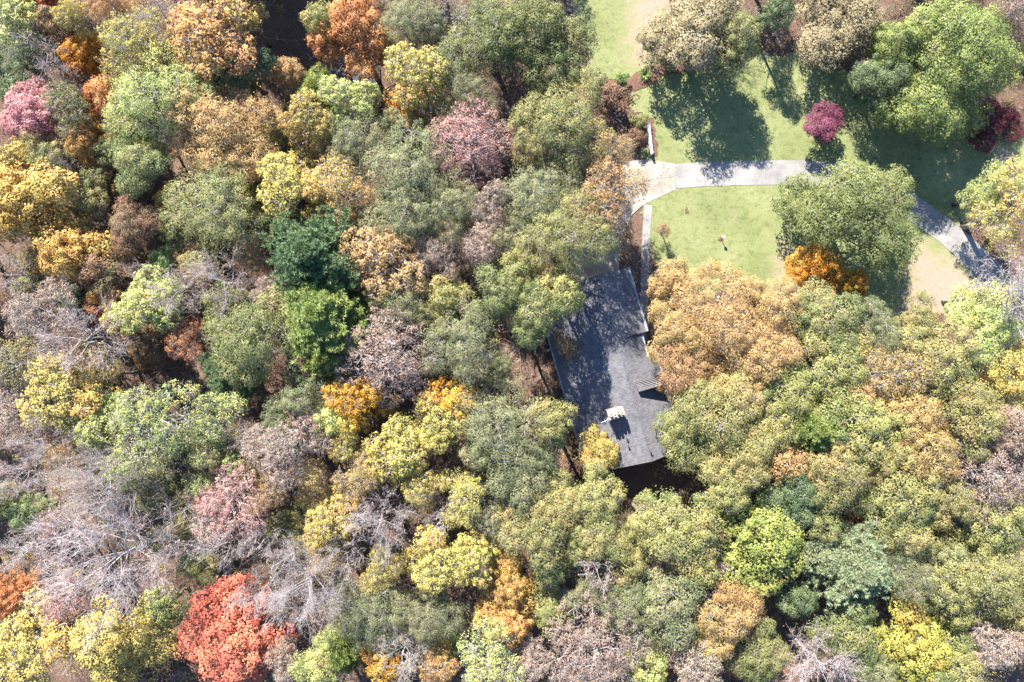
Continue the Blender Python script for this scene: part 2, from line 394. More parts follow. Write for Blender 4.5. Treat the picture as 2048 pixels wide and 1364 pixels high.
# ------------------------------------------------------------------ the house
UX = np.array([0.281, -0.960]); VX = np.array([0.960, 0.281])
def HW(u, v): p = UX*u + VX*v; return float(p[0]), float(p[1])
def shingle_mat():
    N = NT('roof_shingles'); tc = N.n('ShaderNodeTexCoord').outputs['Object']
    mp = N.n('ShaderNodeMapping'); N.l(tc, mp.inputs['Vector']); mp.inputs['Rotation'].default_value = (0, 0, math.pi/2)
    bk = N.n('ShaderNodeTexBrick'); N.l(mp.outputs[0], bk.inputs['Vector']); bk.inputs['Scale'].default_value = 1.0
    bk.inputs['Brick Width'].default_value = 0.42; bk.inputs['Row Height'].default_value = 0.22; bk.inputs['Mortar Size'].default_value = 0.015
    bk.inputs['Color1'].default_value = (0.085,0.082,0.086,1); bk.inputs['Color2'].default_value = (0.135,0.13,0.134,1); bk.inputs['Mortar'].default_value = (0.06,0.06,0.065,1)
    n = N.ramp(N.noise(tc, 0.45, 6, 0.7), [(0.3, (0.72,0.72,0.74,1)), (0.7, (1.12,1.1,1.08,1))])
    c = N.mix(1.0, bk.outputs['Color'], n, 'MULTIPLY')
    st = N.ramp(N.noise(tc, 1.6, 5, 0.75), [(0.45, (0,0,0,1)), (0.8, (.5,.5,.5,1))])
    c = N.mix(st, c, (0.2,0.19,0.186,1))
    N.princ(c, 0.85, 0.3, bk.outputs['Fac'], 0.5, 0.02); return N.m
M_SHIN = shingle_mat()
M_WALL = plain_mat('house_wall', col(196,180,160,.7), 0.8, 0.2)
M_GUT = plain_mat('gutter_metal', col(214,218,222,.42), 0.4, 0.4)
M_BRICK = plain_mat('chimney_render', col(196,180,170,.45), 0.8, 0.2)
M_POT = plain_mat('chimney_pot_clay', col(232,212,180,.6), 0.7, 0.3)
M_DARK = plain_mat('dark_metal', (0.03,0.03,0.035,1), 0.5, 0.4)
M_ALU = plain_mat('aluminium', (0.75,0.76,0.78,1), 0.45, 0.5, 0.3)
M_GLASS = plain_mat('window_glass', (0.02,0.025,0.03,1), 0.08, 0.6)
M_TIMBER = plain_mat('grey_timber', (0.09,0.075,0.07,1), 0.8, 0.2)
hx, hy = HW(0, 0)
house = empty('house', (0, 0, 0)); house.matrix_world = Matrix(((UX[0], VX[0], 0, 0), (UX[1], VX[1], 0, 0), (0, 0, 1, 0), (0, 0, 0, 1)))
tag(house, 'long low house with dark shingle roof among the trees', 'house')
RID, RH, PL = 15.0, 7.3, 0.42
def zl(v): return RH - (RID - v)*PL
def zr(v): return RH - (v - RID)*PL
U0, U1, VL = -5.75, 23.1, 5.6
VA, VB, VC, UA, UB = 20.1, 19.2, 20.6, 4.35, 8.1
# local x = u, y = v
def slab(name, pts, t, m, parent):
    """a roof plane of thickness t; pts (u,v,z) counter-clockwise from above in world"""
    n = len(pts); v = [tuple(p) for p in pts] + [(p[0], p[1], p[2]-t) for p in pts]
    f = [tuple(range(n)), tuple(range(2*n-1, n-1, -1))] + [(i, n+i, n+(i+1) % n, (i+1) % n) for i in range(n)]
    return MB().add(v, f).build(name, m, parent)
roof = slab('roof', [(U0,VL,zl(VL)),(U1,VL,zl(VL)),(U1,RID,RH),(U0,RID,RH)], 0.18, M_SHIN, house)
def rslab(name, pts, m=M_SHIN): return slab(name, pts, 0.18, m, house)
rslab('roof_slope', [(U0,RID+.004,RH),(UA,RID+.004,RH),(UA,VA,zr(VA)),(U0,VA,zr(VA))])
PB = 0.54
rslab('roof_slope', [(UA+.004,RID+.9,RH-.9*PL-.02),(UB-.004,RID+.9,RH-.9*PL-.02),(UB-.004,VB,RH-.9*PL-(VB-RID-.9)*PB),(UA+.004,VB,RH-.9*PL-(VB-RID-.9)*PB)])
rslab('roof_slope', [(UA+.004,RID+.004,RH),(UB-.004,RID+.004,RH),(UB-.004,RID+.896,RH-.896*PL),(UA+.004,RID+.896,RH-.896*PL)])
rslab('roof_slope', [(UB,RID+.004,RH),(U1,RID+.004,RH),(U1,VC,zr(VC)),(UB,VC,zr(VC))])
MB().tube([(U0-.01, RID, RH+.03), (U1+.01, RID, RH+.03)], 0.09, 8).build('ridge_cap', M_SHIN, roof)
def gutter(v0, z, u0, u1, sgn, w=0.24):
    a, b = (v0, v0+sgn*w) if sgn > 0 else (v0-w, v0)
    g = MB(); g.box(u0, u1, a, b, z-.2, z-.17); g.box(u0, u1, a+.003, a+.03, z-.168, z-.03); g.box(u0, u1, b-.03, b-.003, z-.168, z-.03)
    return g.build('gutter', M_GUT, house)
gutter(VL-.003, zl(VL), U0, U1, -1); gutter(VA+.003, zr(VA), U0, UA, 1, 0.32); gutter(VB+.003, RH-.9*PL-(VB-RID-.9)*PB, UA+.01, UB-.01, 1, 0.26); gutter(VC+.003, zr(VC), UB, U1, 1)
# barge boards on the gables
for uu in (U0-.06, U1+.003):
    vend = VA if uu < 0 else VC
    for va, vb_, za, zb in ((VL, RID-.004, zl(VL), RH), (RID+.004, vend, RH, zr(vend))):
        v = [(uu,va,za-.28),(uu+.057,va,za-.28),(uu+.057,vb_,zb-.28),(uu,vb_,zb-.28),(uu,va,za+.02),(uu+.057,va,za+.02),(uu+.057,vb_,zb+.02),(uu,vb_,zb+.02)]
        MB().add(v, [(3,2,1,0),(4,5,6,7),(0,1,5,4),(1,2,6,5),(2,3,7,6),(3,0,4,7)]).build('barge_board', M_TIMBER, house)
# walls, with a gable profile, butted under the roof
def gable_wall(u0, u1, va, vb_):
    pts = [(va, 0), (vb_, 0), (vb_, zr(vb_)-.22), (RID, RH-.22), (va, zl(va)-.22)]
    v = [(u0, a_, z) for a_, z in pts] + [(u1, a_, z) for a_, z in pts]; n = 5
    return MB().add(v, [tuple(range(n)), tuple(range(2*n-1, n-1, -1))] + [(i, n+i, n+(i+1) % n, (i+1) % n) for i in range(n)]).build('wall', M_WALL, house)
gable_wall(U0+.5, UA-.1, VL+.6, VA-.6); ptsB = [(VL+.6, 0), (VB-1.2, 0), (VB-1.2, RH-.9*PL-(VB-1.2-RID-.9)*PB-.24), (RID+.9, RH-.9*PL-.24), (RID, RH-.24), (VL+.6, zl(VL+.6)-.22)]
vB = [(UA-.097, a_, z) for a_, z in ptsB] + [(UB+.5, a_, z) for a_, z in ptsB]
MB().add(vB, [tuple(range(6)), tuple(range(11, 5, -1))] + [(i, 6+i, 6+(i+1) % 6, (i+1) % 6) for i in range(6)]).build('wall', M_WALL, house); gable_wall(UB+.503, U1-.5, VL+.6, VC-.6)
for k in range(5):                                       # windows down the wooded side
    u = U0+3+k*5.2
    w = MB().box(u, u+1.4, VL+.52, VL+.597, 0.9, 2.2).build('window', M_WHITE, house)
    MB().box(u+.08, u+1.32, VL+.5, VL+.518, 0.98, 2.12).build('pane', M_GLASS, w)
for k in range(2):                                       # garage doors facing the apron
    v0 = VL+1.6+k*3.9
    MB().box(U0+.42, U0+.497, v0, v0+3.0, 0.02, 2.3).build('garage_door', M_WHITE, house)
dr = MB().box(UA+.9, UA+1.9, VB-1.197, VB-1.12, 0.2, 2.2).build('front_door', M_TIMBER, house); MB().box(UA+1.7, UA+1.76, VB-1.117, VB-1.07, 1.1, 1.2).build('handle', M_ALU, dr)
MB().box(UA+.1, UB-.1, VB-1.1, VB+1.7, 0.02, 0.22).build('porch_slab', M_CONC, house)
MB().box(UB-1.4, UB-.3, VB+1.72, VB+2.1, 0.02, 0.12).build('porch_step', M_CONC, house)
r_ = MB()
for k in range(4): r_.tube([(UB-1.6+k*.5, VB+2.2, .1), (UB-1.6+k*.5, VB+2.2, 1.05)], .03, 6)
r_.tube([(UB-1.7, VB+2.2, 1.05), (UB+.0, VB+2.2, 1.05)], .045, 6); r_.build('handrail', M_WHITE, house)
# chimney with its row of pots
def hloc(px, py, h):
    x, y = G(px, py, h); return x*UX[0]+y*UX[1], x*VX[0]+y*VX[1]
cu, cv = hloc(1234, 828, 9.4); cz = zl(cv)
ch = MB().box(cu-.62, cu+.62, cv-1.15, cv+1.15, cz-.5, cz+2.5).build('chimney', M_BRICK, house)
MB().box(cu-.72, cu+.72, cv-1.25, cv+1.25, cz+2.503, cz+2.66).build('chimney_cap', M_BRICK, ch)
for k in range(4):
    MB().lathe([(.23, cz+2.663), (.24, cz+2.75), (.2, cz+2.8), (.18, cz+3.3), (.24, cz+3.34), (.23, cz+3.44), (.15, cz+3.44), (.14, cz+3.0)], cu+(.12 if k % 2 else -.1), cv-.86+k*.57, 14).build('chimney_pot', M_POT, ch)
au, av = hloc(1219, 840, 8.6); az = zl(av)
MB().tube([(au, av, az-.05), (au, av, az+2.4)], .03, 8).build('antenna_mast', M_ALU, house)
an = MB().tube([(au+.15, av-1.2, az+2.36), (au-.05, av+.5, az+2.36)], .03, 6).build('antenna', M_ALU, house)
for k in range(5):
    t = .35+k*.15; p = (au+.15-.2*t, av-1.2+1.7*t, az+2.4); L = .28+.05*(k % 3)
    MB().tube([(p[0]-L*.99, p[1]-.12*L, p[2]), (p[0]+L*.99, p[1]+.12*L, p[2])], .016, 5).build('antenna_rod', M_ALU, an)
for px, py in ((1254,878),(1257,893),(1299,902)):
    u, v = hloc(px, py, 6.6); z = zl(v) if v < RID else zr(v)
    MB().lathe([(.09, z-.1), (.09, z+.45), (.15, z+.46), (.15, z+.56), (.02, z+.6)], u, v, 10).build('vent_pipe', M_DARK, house)
M_SLAT = plain_mat('weathered_slat', (0.2,0.185,0.18,1), 0.8, 0.2)
# slatted screen standing on the far slope
du, dv = hloc(1297, 766, 6.6); 
sc = MB(); L = 1.95
sc.box(du-.75, du-.69, dv-L, dv+L, zr(dv)-.4, zr(dv)+.9); sc.box(du+.69, du+.75, dv-L, dv+L, zr(dv)-.4, zr(dv)+1.55)
for vv in (dv-L+.003, dv+L-.063):
    sc.add([(du-.69,vv,zr(dv)-.5),(du+.69,vv,zr(dv)-.5),(du+.69,vv,zr(dv)+1.5),(du-.69,vv,zr(dv)+.85),(du-.69,vv+.06,zr(dv)-.5),(du+.69,vv+.06,zr(dv)-.5),(du+.69,vv+.06,zr(dv)+1.5),(du-.69,vv+.06,zr(dv)+.85)],
           [(0,1,2,3),(7,6,5,4),(0,4,5,1),(1,5,6,2),(2,6,7,3),(3,7,4,0)])
scr = sc.build('dormer_frame', M_TIMBER, house)
for k in range(6):
    u = du-.64+k*.235; z = zr(dv)+.82+.235*k*.46
    MB().box(u, u+.1, dv-L+.08, dv+L-.08, z, z+.05).build('slat', M_SLAT, scr)
MB().box(du-.68, du+.68, dv-L+.07, dv+L-.07, zr(dv)+.3, zr(dv)+.34).build('dormer_deck', M_DARK, scr)

# ------------------------------------------------------------------ small things on the lawn
def fence(name, p0, p1, n, h, m, label, rails, rw, rt, pr):
    a_ = np.array(p0); b_ = np.array(p1); d = (b_-a_); L = np.linalg.norm(d); root = empty(name, (a_[0], a_[1], 0.04), math.atan2(d[1], d[0]))
    for k in range(n):
        x = L*k/(n-1); MB().box(x-pr, x+pr, -pr, pr, -0.05, h+.1).build('post', m, root)
    for z in rails:
        for k in range(n-1):
            MB().box(L*k/(n-1)+pr+.005, L*(k+1)/(n-1)-pr-.005, -rt, rt, z-rw, z+rw).build('rail', m, root)
    tag(root, label, 'fence'); return root
fence('rail_fence', G(1297.5,249,1), G(1304,307,1), 4, 1.15, M_WHITE, 'white board fence standing in the pine straw bed', (0.35,0.7,1.06), 0.12, 0.16, 0.11)
fence('rail_fence', G(748,197), G(797,170), 4, 1.0, plain_mat('weathered_wood', col(176,138,104,.6), 0.8, 0.2), 'weathered split rail fence crossing the bare leaf litter', (0.4,0.85), 0.09, 0.05, 0.08)
lx_, ly_ = G(1442,477.5)
lp = empty('lamp_post', (lx_, ly_, 0.03)); tag(lp, 'short garden lamp post with white globe on the lawn', 'lamp post')
MB().lathe([(.1,0),(.1,.06),(.05,.1),(.045,1.15),(.09,1.18),(.1,1.22)], 0, 0, 12).build('post', M_DARK, lp)
MB().lathe([(.08,1.22),(.2,1.3),(.25,1.44),(.22,1.58),(.12,1.67),(.02,1.7)], 0, 0, 16).build('globe', M_WHITE, lp)
# ------------------------------------------------------------------ trees: prototypes
def nrm_(a): return a/np.maximum(np.linalg.norm(a, axis=-1, keepdims=True), 1e-9)
def seg_mesh(name, segs, n=3):
    s = np.asarray(segs, float); p0, p1, r0, r1 = s[:,0:3], s[:,3:6], s[:,6], s[:,7]
    d = nrm_(p1-p0); ref = np.where(np.abs(d[:,2:3]) > .9, np.array([[1.,0,0]]), np.array([[0,0,1.]]))
    a = nrm_(np.cross(d, ref)); b = np.cross(d, a); m = len(s); V = np.zeros((m, 2*n, 3))
    for k in range(n):
        t = 2*math.pi*k/n; o = a*math.cos(t)+b*math.sin(t)
        V[:,k] = p0+o*r0[:,None]; V[:,n+k] = p1+o*r1[:,None]
    base = (np.arange(m)*2*n)[:,None]
    Q = np.concatenate([base+np.array([[k, (k+1) % n, n+(k+1) % n, n+k]]) for k in range(n)])
    return mesh_np(name, V.reshape(-1, 3), Q, smooth=True)
def leaf_mesh(name, c, nv, size, rnd, rng, asp=0.62, axis=None, sn=None):
    """one folded leaf spray per point: centre c, normal nv"""
    m = len(c); t = rng.normal(size=(m, 3)) if axis is None else axis+rng.normal(size=(m, 3))*.25
    t = nrm_(t-nv*(t*nv).sum(1, keepdims=True)); b = np.cross(nv, t)
    L = size[:,None]*.5; Wd = L*asp
    V = np.stack([c-t*L, c+b*Wd-nv*L*.18, c+t*L, c-b*Wd-nv*L*.18], 1)
    me = mesh_np(name, V.reshape(-1, 3), np.arange(m*4).reshape(m, 4)[:,::-1].copy(), rnd=rnd, smooth=sn is not None)
    if sn is not None:                                   # leaves of one spray share the spray's soft roundness
        a = me.attributes.new('custom_normal', 'FLOAT_VECTOR', 'POINT'); a.data.foreach_set('vector', np.repeat(sn, 4, 0).astype(np.float32).ravel()); me.update()
    return me
def path(p0, p1, n, rng, sag=.12, jit=.035):
    t = np.linspace(0, 1, n+1)[:,None]; L = np.linalg.norm(p1-p0)
    up = np.array([0, 0, 1.]); pts = p0*(1-t)+p1*t - up*L*sag*np.sin(t*math.pi)
    j = rng.normal(size=(n+1, 3))*L*jit; j[0] = 0; j[-1] = 0
    return pts+j
def add_path(segs, pts, r0, r1):
    n = len(pts)-1
    for i in range(n):
        a_ = r0+(r1-r0)*i/n; b_ = r0+(r1-r0)*(i+1)/n; segs.append([*pts[i], *pts[i+1], a_, b_])
def trunk_mesh(R, H, top, rng, r):
    pts = path(np.zeros(3)+[0, 0, -.35], np.array([rng.normal()*.2, rng.normal()*.2, top]), 6, rng, 0, .012)
    m = MB(); rr = [r*1.6, r*1.05, r*.95, r*.85, r*.7, r*.5, r*.28]; m.tube([tuple(p) for p in pts], rr, 9)
    me = mesh_py('trunk', m.v, m.f); me.polygons.foreach_set('use_smooth', np.ones(len(me.polygons), bool)); return me, pts
def clumps(rng, R, cz, cv, n, low=-.35, inner=.5, wob=.2):
    """points on the outside of several overlapping lobes: an uneven crown"""
    m = int(rng.integers(5, 9)) if R > 2.6 else 4
    lc = [np.array([rng.normal()*.12, rng.normal()*.12, .22])]; lr = [rng.uniform(.46, .58)]; a0 = rng.random()*6.28
    for k in range(m-1):
        t = a0+6.28*k/(m-1)+rng.normal()*.35; d = rng.uniform(.4, .72); lc.append(np.array([math.cos(t)*d, math.sin(t)*d, rng.uniform(-.5, .25)])); lr.append(rng.uniform(.30, .52))
    lc = np.array(lc); lr = np.array(lr); pr = lr**2/np.sum(lr**2); cand = []; ids = []
    while len(cand) < n*7:
        j = rng.choice(m, p=pr); d = nrm_(rng.normal(size=3))
        if d[2] < low: continue
        f = 1-(1-inner)*rng.random()**1.7; q_ = lc[j]+d*lr[j]*f*np.array([1, 1, .95])
        dd = np.linalg.norm(lc-q_, axis=1)/lr; dd[j] = 9
        if dd.min() < .7: continue
        cand.append(q_); ids.append(j)
    cand = np.array(cand); ids = np.array(ids); hr = np.percentile(np.hypot(cand[:,0], cand[:,1]), 96)
    cand = np.stack([cand[:,0]*R/hr, cand[:,1]*R/hr, cz+cand[:,2]*cv*1.12], -1)
    sel = [0]; dist = np.linalg.norm(cand-cand[0], axis=1)
    for _ in range(n-1):
        k = int(np.argmax(dist*(.7+.6*rng.random(len(cand))))); sel.append(k); dist = np.minimum(dist, np.linalg.norm(cand-cand[k], axis=1))
    return cand[sel], ids[sel]
def gen_leafy(seed, R, H, cz, cv, n, cr, per, ls, flat=.62, low=-.35, inner=.5, wob=.2, twigs=5, bare=0.0, radial=0.0, asp=.62, spread=.26, shell=.6):
    rng = np.random.default_rng(seed)
    P, LID = clumps(rng, R-cr*.5, cz, cv-cr*.4, n, low, inner, wob); LV = rng.random(12)
    tr = .05*R+.09
    tme, tp = trunk_mesh(R, H, cz+cv*.45, rng, tr)
    segs = []; nodes = []; K = max(6, n//10); order = rng.permutation(n)
    for k in order[:K]:
        z0 = np.clip(P[k][2]-rng.uniform(.35, .8)*np.hypot(*P[k][:2])-1, cz-cv*1.0, cz+cv*.35)
        pts = path(np.array([0, 0, z0]), P[k], 6, rng, .10); add_path(segs, pts, tr*.38, .03); nodes += list(pts[1:])
    for k in order[K:]:
        N_ = np.array(nodes); dd = np.linalg.norm(N_-P[k], axis=1)+np.maximum(0, N_[:,2]-P[k][2])*1.5
        j = int(np.argmin(dd)); pts = path(N_[j], P[k], 3, rng, .06); add_path(segs, pts, .045+.004*R, .02); nodes += list(pts[1:2])
    out = nrm_(P-np.array([0, 0, cz-cv*.8]))
    for k in range(n):
        for _ in range(twigs):
            e = P[k]+nrm_(rng.normal(size=3)+out[k]*.9)*cr*rng.uniform(.6, 1.1)*np.array([1, 1, .75]); segs.append([*P[k], *e, .02, .01])
    C_, Nn, Sz, Rd, Ax, Sn = [], [], [], [], [], []
    for k in range(n):
        f = 1.0 if rng.random() > bare else rng.uniform(.05, .3)
        m = int(per*f*rng.uniform(.75, 1.25)); s = cr*rng.uniform(.7, 1.3); cl = rng.random()
        d = nrm_(rng.normal(size=(m, 3))+np.array([0, 0, .35])+out[k]*.45); rr = (shell+(1-shell)*rng.random(m)**.7)**.6*s*(1+.25*(rng.random(m) < .12))
        rr *= 1+.18*np.sin(d[:,0]*5+cl*9)*np.cos(d[:,1]*6+cl*4)
        q_ = d*rr[:,None]*np.array([1, 1, flat])
        if radial: q_ += out[k]*((q_*out[k]).sum(1, keepdims=True))*radial
        C_.append(P[k]+q_); nn = nrm_(d*np.array([.8, .8, 1])+rng.normal(size=(m, 3))*spread+np.array([0, 0, .25])); Nn.append(nn); Sn.append(nrm_(nn*.42+d*.45+np.array([0, 0, .22])))
        Sz.append(ls*rng.uniform(.65, 1.35, m)); Rd.append(np.clip(.42*LV[LID[k]]+.34*cl+.24*rng.random(m), 0, 1)); Ax.append(np.repeat(out[k][None], m, 0))
    cm = leaf_mesh('crown', np.concatenate(C_), np.concatenate(Nn), np.concatenate(Sz), np.concatenate(Rd), rng, asp, np.concatenate(Ax) if radial else None, np.concatenate(Sn))
    return dict(R=R, H=H, cz=cz, parts=[('trunk', tme), ('branches', seg_mesh('branches', segs)), ('crown', cm)])
def gen_bare(seed, R, H, lv=(10, 6, 4, 3), leaves=400, ls=.26, first=.34):
    rng = np.random.default_rng(seed); tr = .018*R+.09
    tme, tp = trunk_mesh(R, H, H*.8, rng, tr); big = []; fine = []; tips = []
    def grow(p, d, L, r, lvl):
        n = 4 if lvl < 2 else 3; q_ = p.copy(); dd = d.copy(); out = nrm_(np.array([q_[0], q_[1], 0.01]))
        for i in range(n):
            dd = nrm_(dd+rng.normal(size=3)*.16+np.array([0, 0, .10 if lvl < 3 else .02])); e = q_+dd*L/n
            a_ = r*(1-.7*i/n); b_ = r*(1-.7*(i+1)/n); (big if lvl < 3 else fine).append([*q_, *e, max(a_, .014), max(b_, .011)])
            q_ = e
            if lvl < len(lv)-1 and (i > 0 or lvl > 0):
                for _ in range(max(1, int(round(lv[lvl+1]/(n-.5)+rng.normal()*.3)))):
                    sd_ = nrm_(dd*.75+rng.normal(size=3)*.62+out*.15); grow(q_, sd_, L*rng.uniform(.34, .6), max(r*.46*(1-.4*i/n), .014), lvl+1)
        tips.append(q_)
    for k in range(lv[0]):
        a_ = k*2.4+rng.normal()*.3; f = first+(.8-first)*k/(lv[0]-1); p = np.array([0, 0, H*f])
        tilt = .25+.8*f; grow(p, nrm_(np.array([math.cos(a_), math.sin(a_), tilt])), R*rng.uniform(.75, 1.05)*(1.15-.45*f), tr*.42, 0)
    T = np.array(tips); rad = np.percentile(np.hypot(T[:,0], T[:,1]), 94); k = R/rad
    big = np.array(big); fine = np.array(fine)
    for A in (big, fine): A[:,[0,1,3,4]] *= k
    T[:,:2] *= k
    sel = T[rng.integers(0, len(T), leaves)]+rng.normal(size=(leaves, 3))*.3
    cm = leaf_mesh('crown', sel, nrm_(rng.normal(size=(leaves, 3))+[0, 0, .6]), ls*rng.uniform(.6, 1.3, leaves), rng.random(leaves), rng)
    return dict(R=R, H=H, cz=float(np.mean(T[:,2])), parts=[('trunk', tme), ('branches', seg_mesh('branches', big, 3)), ('twigs', seg_mesh('twigs', fine)), ('crown', cm)])
def gen_pine(seed, R, H, nw=11, nb=6, dense=1.0):
    rng = np.random.default_rng(seed); tme, tp = trunk_mesh(R, H, H*.97, rng, .035*R+.12); segs = []; C_, D_, Rd = [], [], []
    for w in range(nw):
        f = .36+.62*w/(nw-1); g = (f-.36)/.62; Lw = R*(math.sin(math.pi*(.18+.8*g))**.75)*(1.0 if g < .5 else 1-.35*(g-.5)*2)
        for k in range(nb):
            a_ = 2*math.pi*(k+.5*(w % 2))/nb+rng.normal()*.2; L = Lw*rng.uniform(.72, 1.12)
            p0 = np.array([0, 0, H*f]); p1 = np.array([math.cos(a_)*L, math.sin(a_)*L, H*f+L*rng.uniform(.05, .32)])
            pts = path(p0, p1, 5, rng, .06); add_path(segs, pts, .07, .02); cl = rng.random()
            for i in range(int((7+3*L)*dense)):
                t = rng.uniform(.3, 1.0)**.8; bp = p0*(1-t)+p1*t
                e = bp+rng.normal(size=3)*np.array([.42, .42, .16])*(.5+.25*L)+[0, 0, .12]; segs.append([*bp, *e, .02, .012])
                m = 30; d = nrm_(rng.normal(size=(m, 3))+np.array([math.cos(a_), math.sin(a_), .9])*.55)
                C_.append(e+d*.30); D_.append(d); Rd.append(np.clip(.4*cl+.6*rng.random(m)*.9+.05, 0, 1))
    c = np.concatenate(C_); d = np.concatenate(D_); m = len(c); nv = nrm_(np.cross(d, rng.normal(size=(m, 3)))+[0, 0, .2]); nv = nrm_(nv-d*(nv*d).sum(1, keepdims=True))
    b = np.cross(nv, d); L = rng.uniform(.24, .40, m)[:,None]; wd = .05
    V = np.stack([c-d*L, c+b*wd, c+d*L, c-b*wd], 1)
    cm = mesh_np('crown', V.reshape(-1, 3), np.arange(m*4).reshape(m, 4), rnd=np.concatenate(Rd))
    return dict(R=R, H=H, cz=H*.66, parts=[('trunk', tme), ('branches', seg_mesh('branches', segs)), ('crown', cm)])
PROTO = {
 'C': [gen_leafy(190+i, 9.4, 20, 10.8, 8.2, 175, 1.5, 270, .25, low=-.75, inner=.55, flat=.6, spread=.26) for i in range(2)] + [gen_leafy(195+i, 6, 18, 9.6, 7.4, 96, 1.3, 230, .24, low=-.75, inner=.55, flat=.6, spread=.26) for i in range(2)],
 'O': [gen_leafy(100+i, 8.2, 21, 13.5, 6.2, 150, 1.25, 190, .22, bare=.07, twigs=7) for i in range(3)] + [gen_leafy(110+i, 5.2, 18, 12, 5, 84, 1.05, 185, .21, bare=.07, twigs=7) for i in range(4)] + [gen_leafy(115+i, 3.2, 12, 8, 3.6, 44, .85, 170, .2) for i in range(2)],
 'U': [gen_leafy(120+i, 5.6, 19, 12.5, 5.5, 130, .9, 165, .185, flat=.5, radial=.5, asp=.42, spread=.4) for i in range(4)] + [gen_leafy(125+i, 3.4, 13, 9, 4, 60, .75, 160, .175, flat=.5, radial=.5, asp=.42) for i in range(2)],
 'P': [gen_leafy(130+i, 5, 20, 13, 5.5, 190, .66, 66, .235, inner=.25, flat=.8, twigs=8, bare=.26, spread=.55, asp=.8) for i in range(3)] + [gen_leafy(135+i, 3.1, 14, 9.5, 4, 96, .56, 64, .22, inner=.25, flat=.8, twigs=8, bare=.2, spread=.55, asp=.8) for i in range(2)],
 'M': [gen_leafy(140+i, 4.8, 14, 9, 4.5, 115, .85, 150, .205, flat=.6, inner=.4, spread=.3, asp=.75) for i in range(3)] + [gen_leafy(145+i, 3, 9, 5.6, 3, 62, .68, 130, .185, flat=.6, inner=.4, spread=.3, asp=.75) for i in range(2)],
 'H': [gen_leafy(150+i, 7.4, 20, 13, 5.6, 270, .78, 62, .21, inner=.3, flat=.75, twigs=10, bare=.32, spread=.55) for i in range(3)] + [gen_leafy(155+i, 4.8, 18, 12, 5, 160, .72, 60, .2, inner=.3, flat=.75, twigs=10, bare=.32, spread=.55) for i in range(4)],
 'B': [gen_bare(160+i, 9, 20, (16, 9, 6, 4), 1300, .2) for i in range(2)] + [gen_bare(165+i, 5.2, 18, (13, 8, 5, 4), 800, .2) for i in range(3)] + [gen_bare(168+i, 3, 10, (10, 6, 4, 3), 400, .18) for i in range(2)],
 'N': [gen_pine(170+i, 5.6, 21, 12, 7, 1.3) for i in range(2)] + [gen_pine(175+i, 3, 11, 9, 6, 1.1) for i in range(2)],
 'S': [gen_leafy(180+i, 1.6, 2.4, 1.4, 1.1, 22, .5, 80, .17, low=-.6, twigs=4) for i in range(3)],
}
NAMES = {'C': 'oak_tree', 'O': 'oak_tree', 'U': 'willow_oak_tree', 'P': 'poplar_tree', 'M': 'maple_tree', 'H': 'thinning_tree', 'B': 'bare_tree', 'N': 'pine_tree', 'S': 'shrub'}
def pick(T, r, i):
    L = PROTO[T]; best = min(abs(math.log(r/p['R'])) for p in L); c = [p for p in L if abs(math.log(r/p['R'])) < best+.03]
    return c[i % len(c)]
trng = random.Random(11)
def in_house(x, y, m=.7):
    u = x*UX[0]+y*UX[1]; v = x*VX[0]+y*VX[1]
    vr = VA if u < UA else VC
    return (U0-m < u < U1+m) and (VL-m < v < vr+m), u, v, vr
BASES = []
def plant(px, py, rpx, T, pal, h, label, i, group, base=None, bark=None):
    rr = rpx*MPP*.9; p = pick(T, rr, i); 
    for _ in range(2):
        hc = h*p['cz']/p['H']; r = rpx*MPP*(CAM_H-hc)/CAM_H; p = pick(T, r, i)
    hc = h*p['cz']/p['H']; x, y = G(px, py, hc); bx, by = (x, y) if base is None else G(*base)
    ins, u, v, vr = in_house(bx, by)
    if ins and T != 'S':
        opts = [(u-(U0-1.2), (U0-1.2, v)), (U1+1.2-u, (U1+1.2, v)), (v-(VL-1.2), (u, VL-1.2)), (vr+1.2-v, (u, vr+1.2))]
        bx, by = HW(*min(opts)[1])
    root = empty(NAMES[T], (bx, by, 0.0 if bx > 4 else -.25), trng.uniform(0, 6.28))
    sx = r/p['R']; root.scale = (sx*trng.uniform(.94, 1.06), sx*trng.uniform(.94, 1.06), h/p['H'])
    tilt = Vector((x-bx, y-by, hc)); q_ = Vector((0, 0, 1)).rotation_difference(tilt.normalized())
    if T in 'BHPU': q_ = Euler((trng.gauss(0, .03), trng.gauss(0, .03), 0)).to_quaternion() @ q_
    root.rotation_mode = 'QUATERNION'; root.rotation_quaternion = q_ @ Euler((0, 0, trng.uniform(0, 6.28))).to_quaternion()
    bk = bark or (BARKW if T == 'B' else BARKG if T == 'H' else BARK)
    for nm, me in p['parts']:
        o = bpy.data.objects.new(nm, me); C.objects.link(o); o.parent = root
        if not me.materials: me.materials.append(None)
        s_ = o.material_slots[0]; s_.link = 'OBJECT'; s_.material = LM[pal] if nm == 'crown' else BARKM if nm == 'twigs' else (BARKM if (T in 'P' and nm == 'branches') else BARKG if (T in 'OUC' and nm == 'branches') else bk)
    tag(root, label, 'shrub' if T == 'S' else ('pine tree' if T == 'N' else 'tree'), group)
    BASES.append((bx, by)); return root
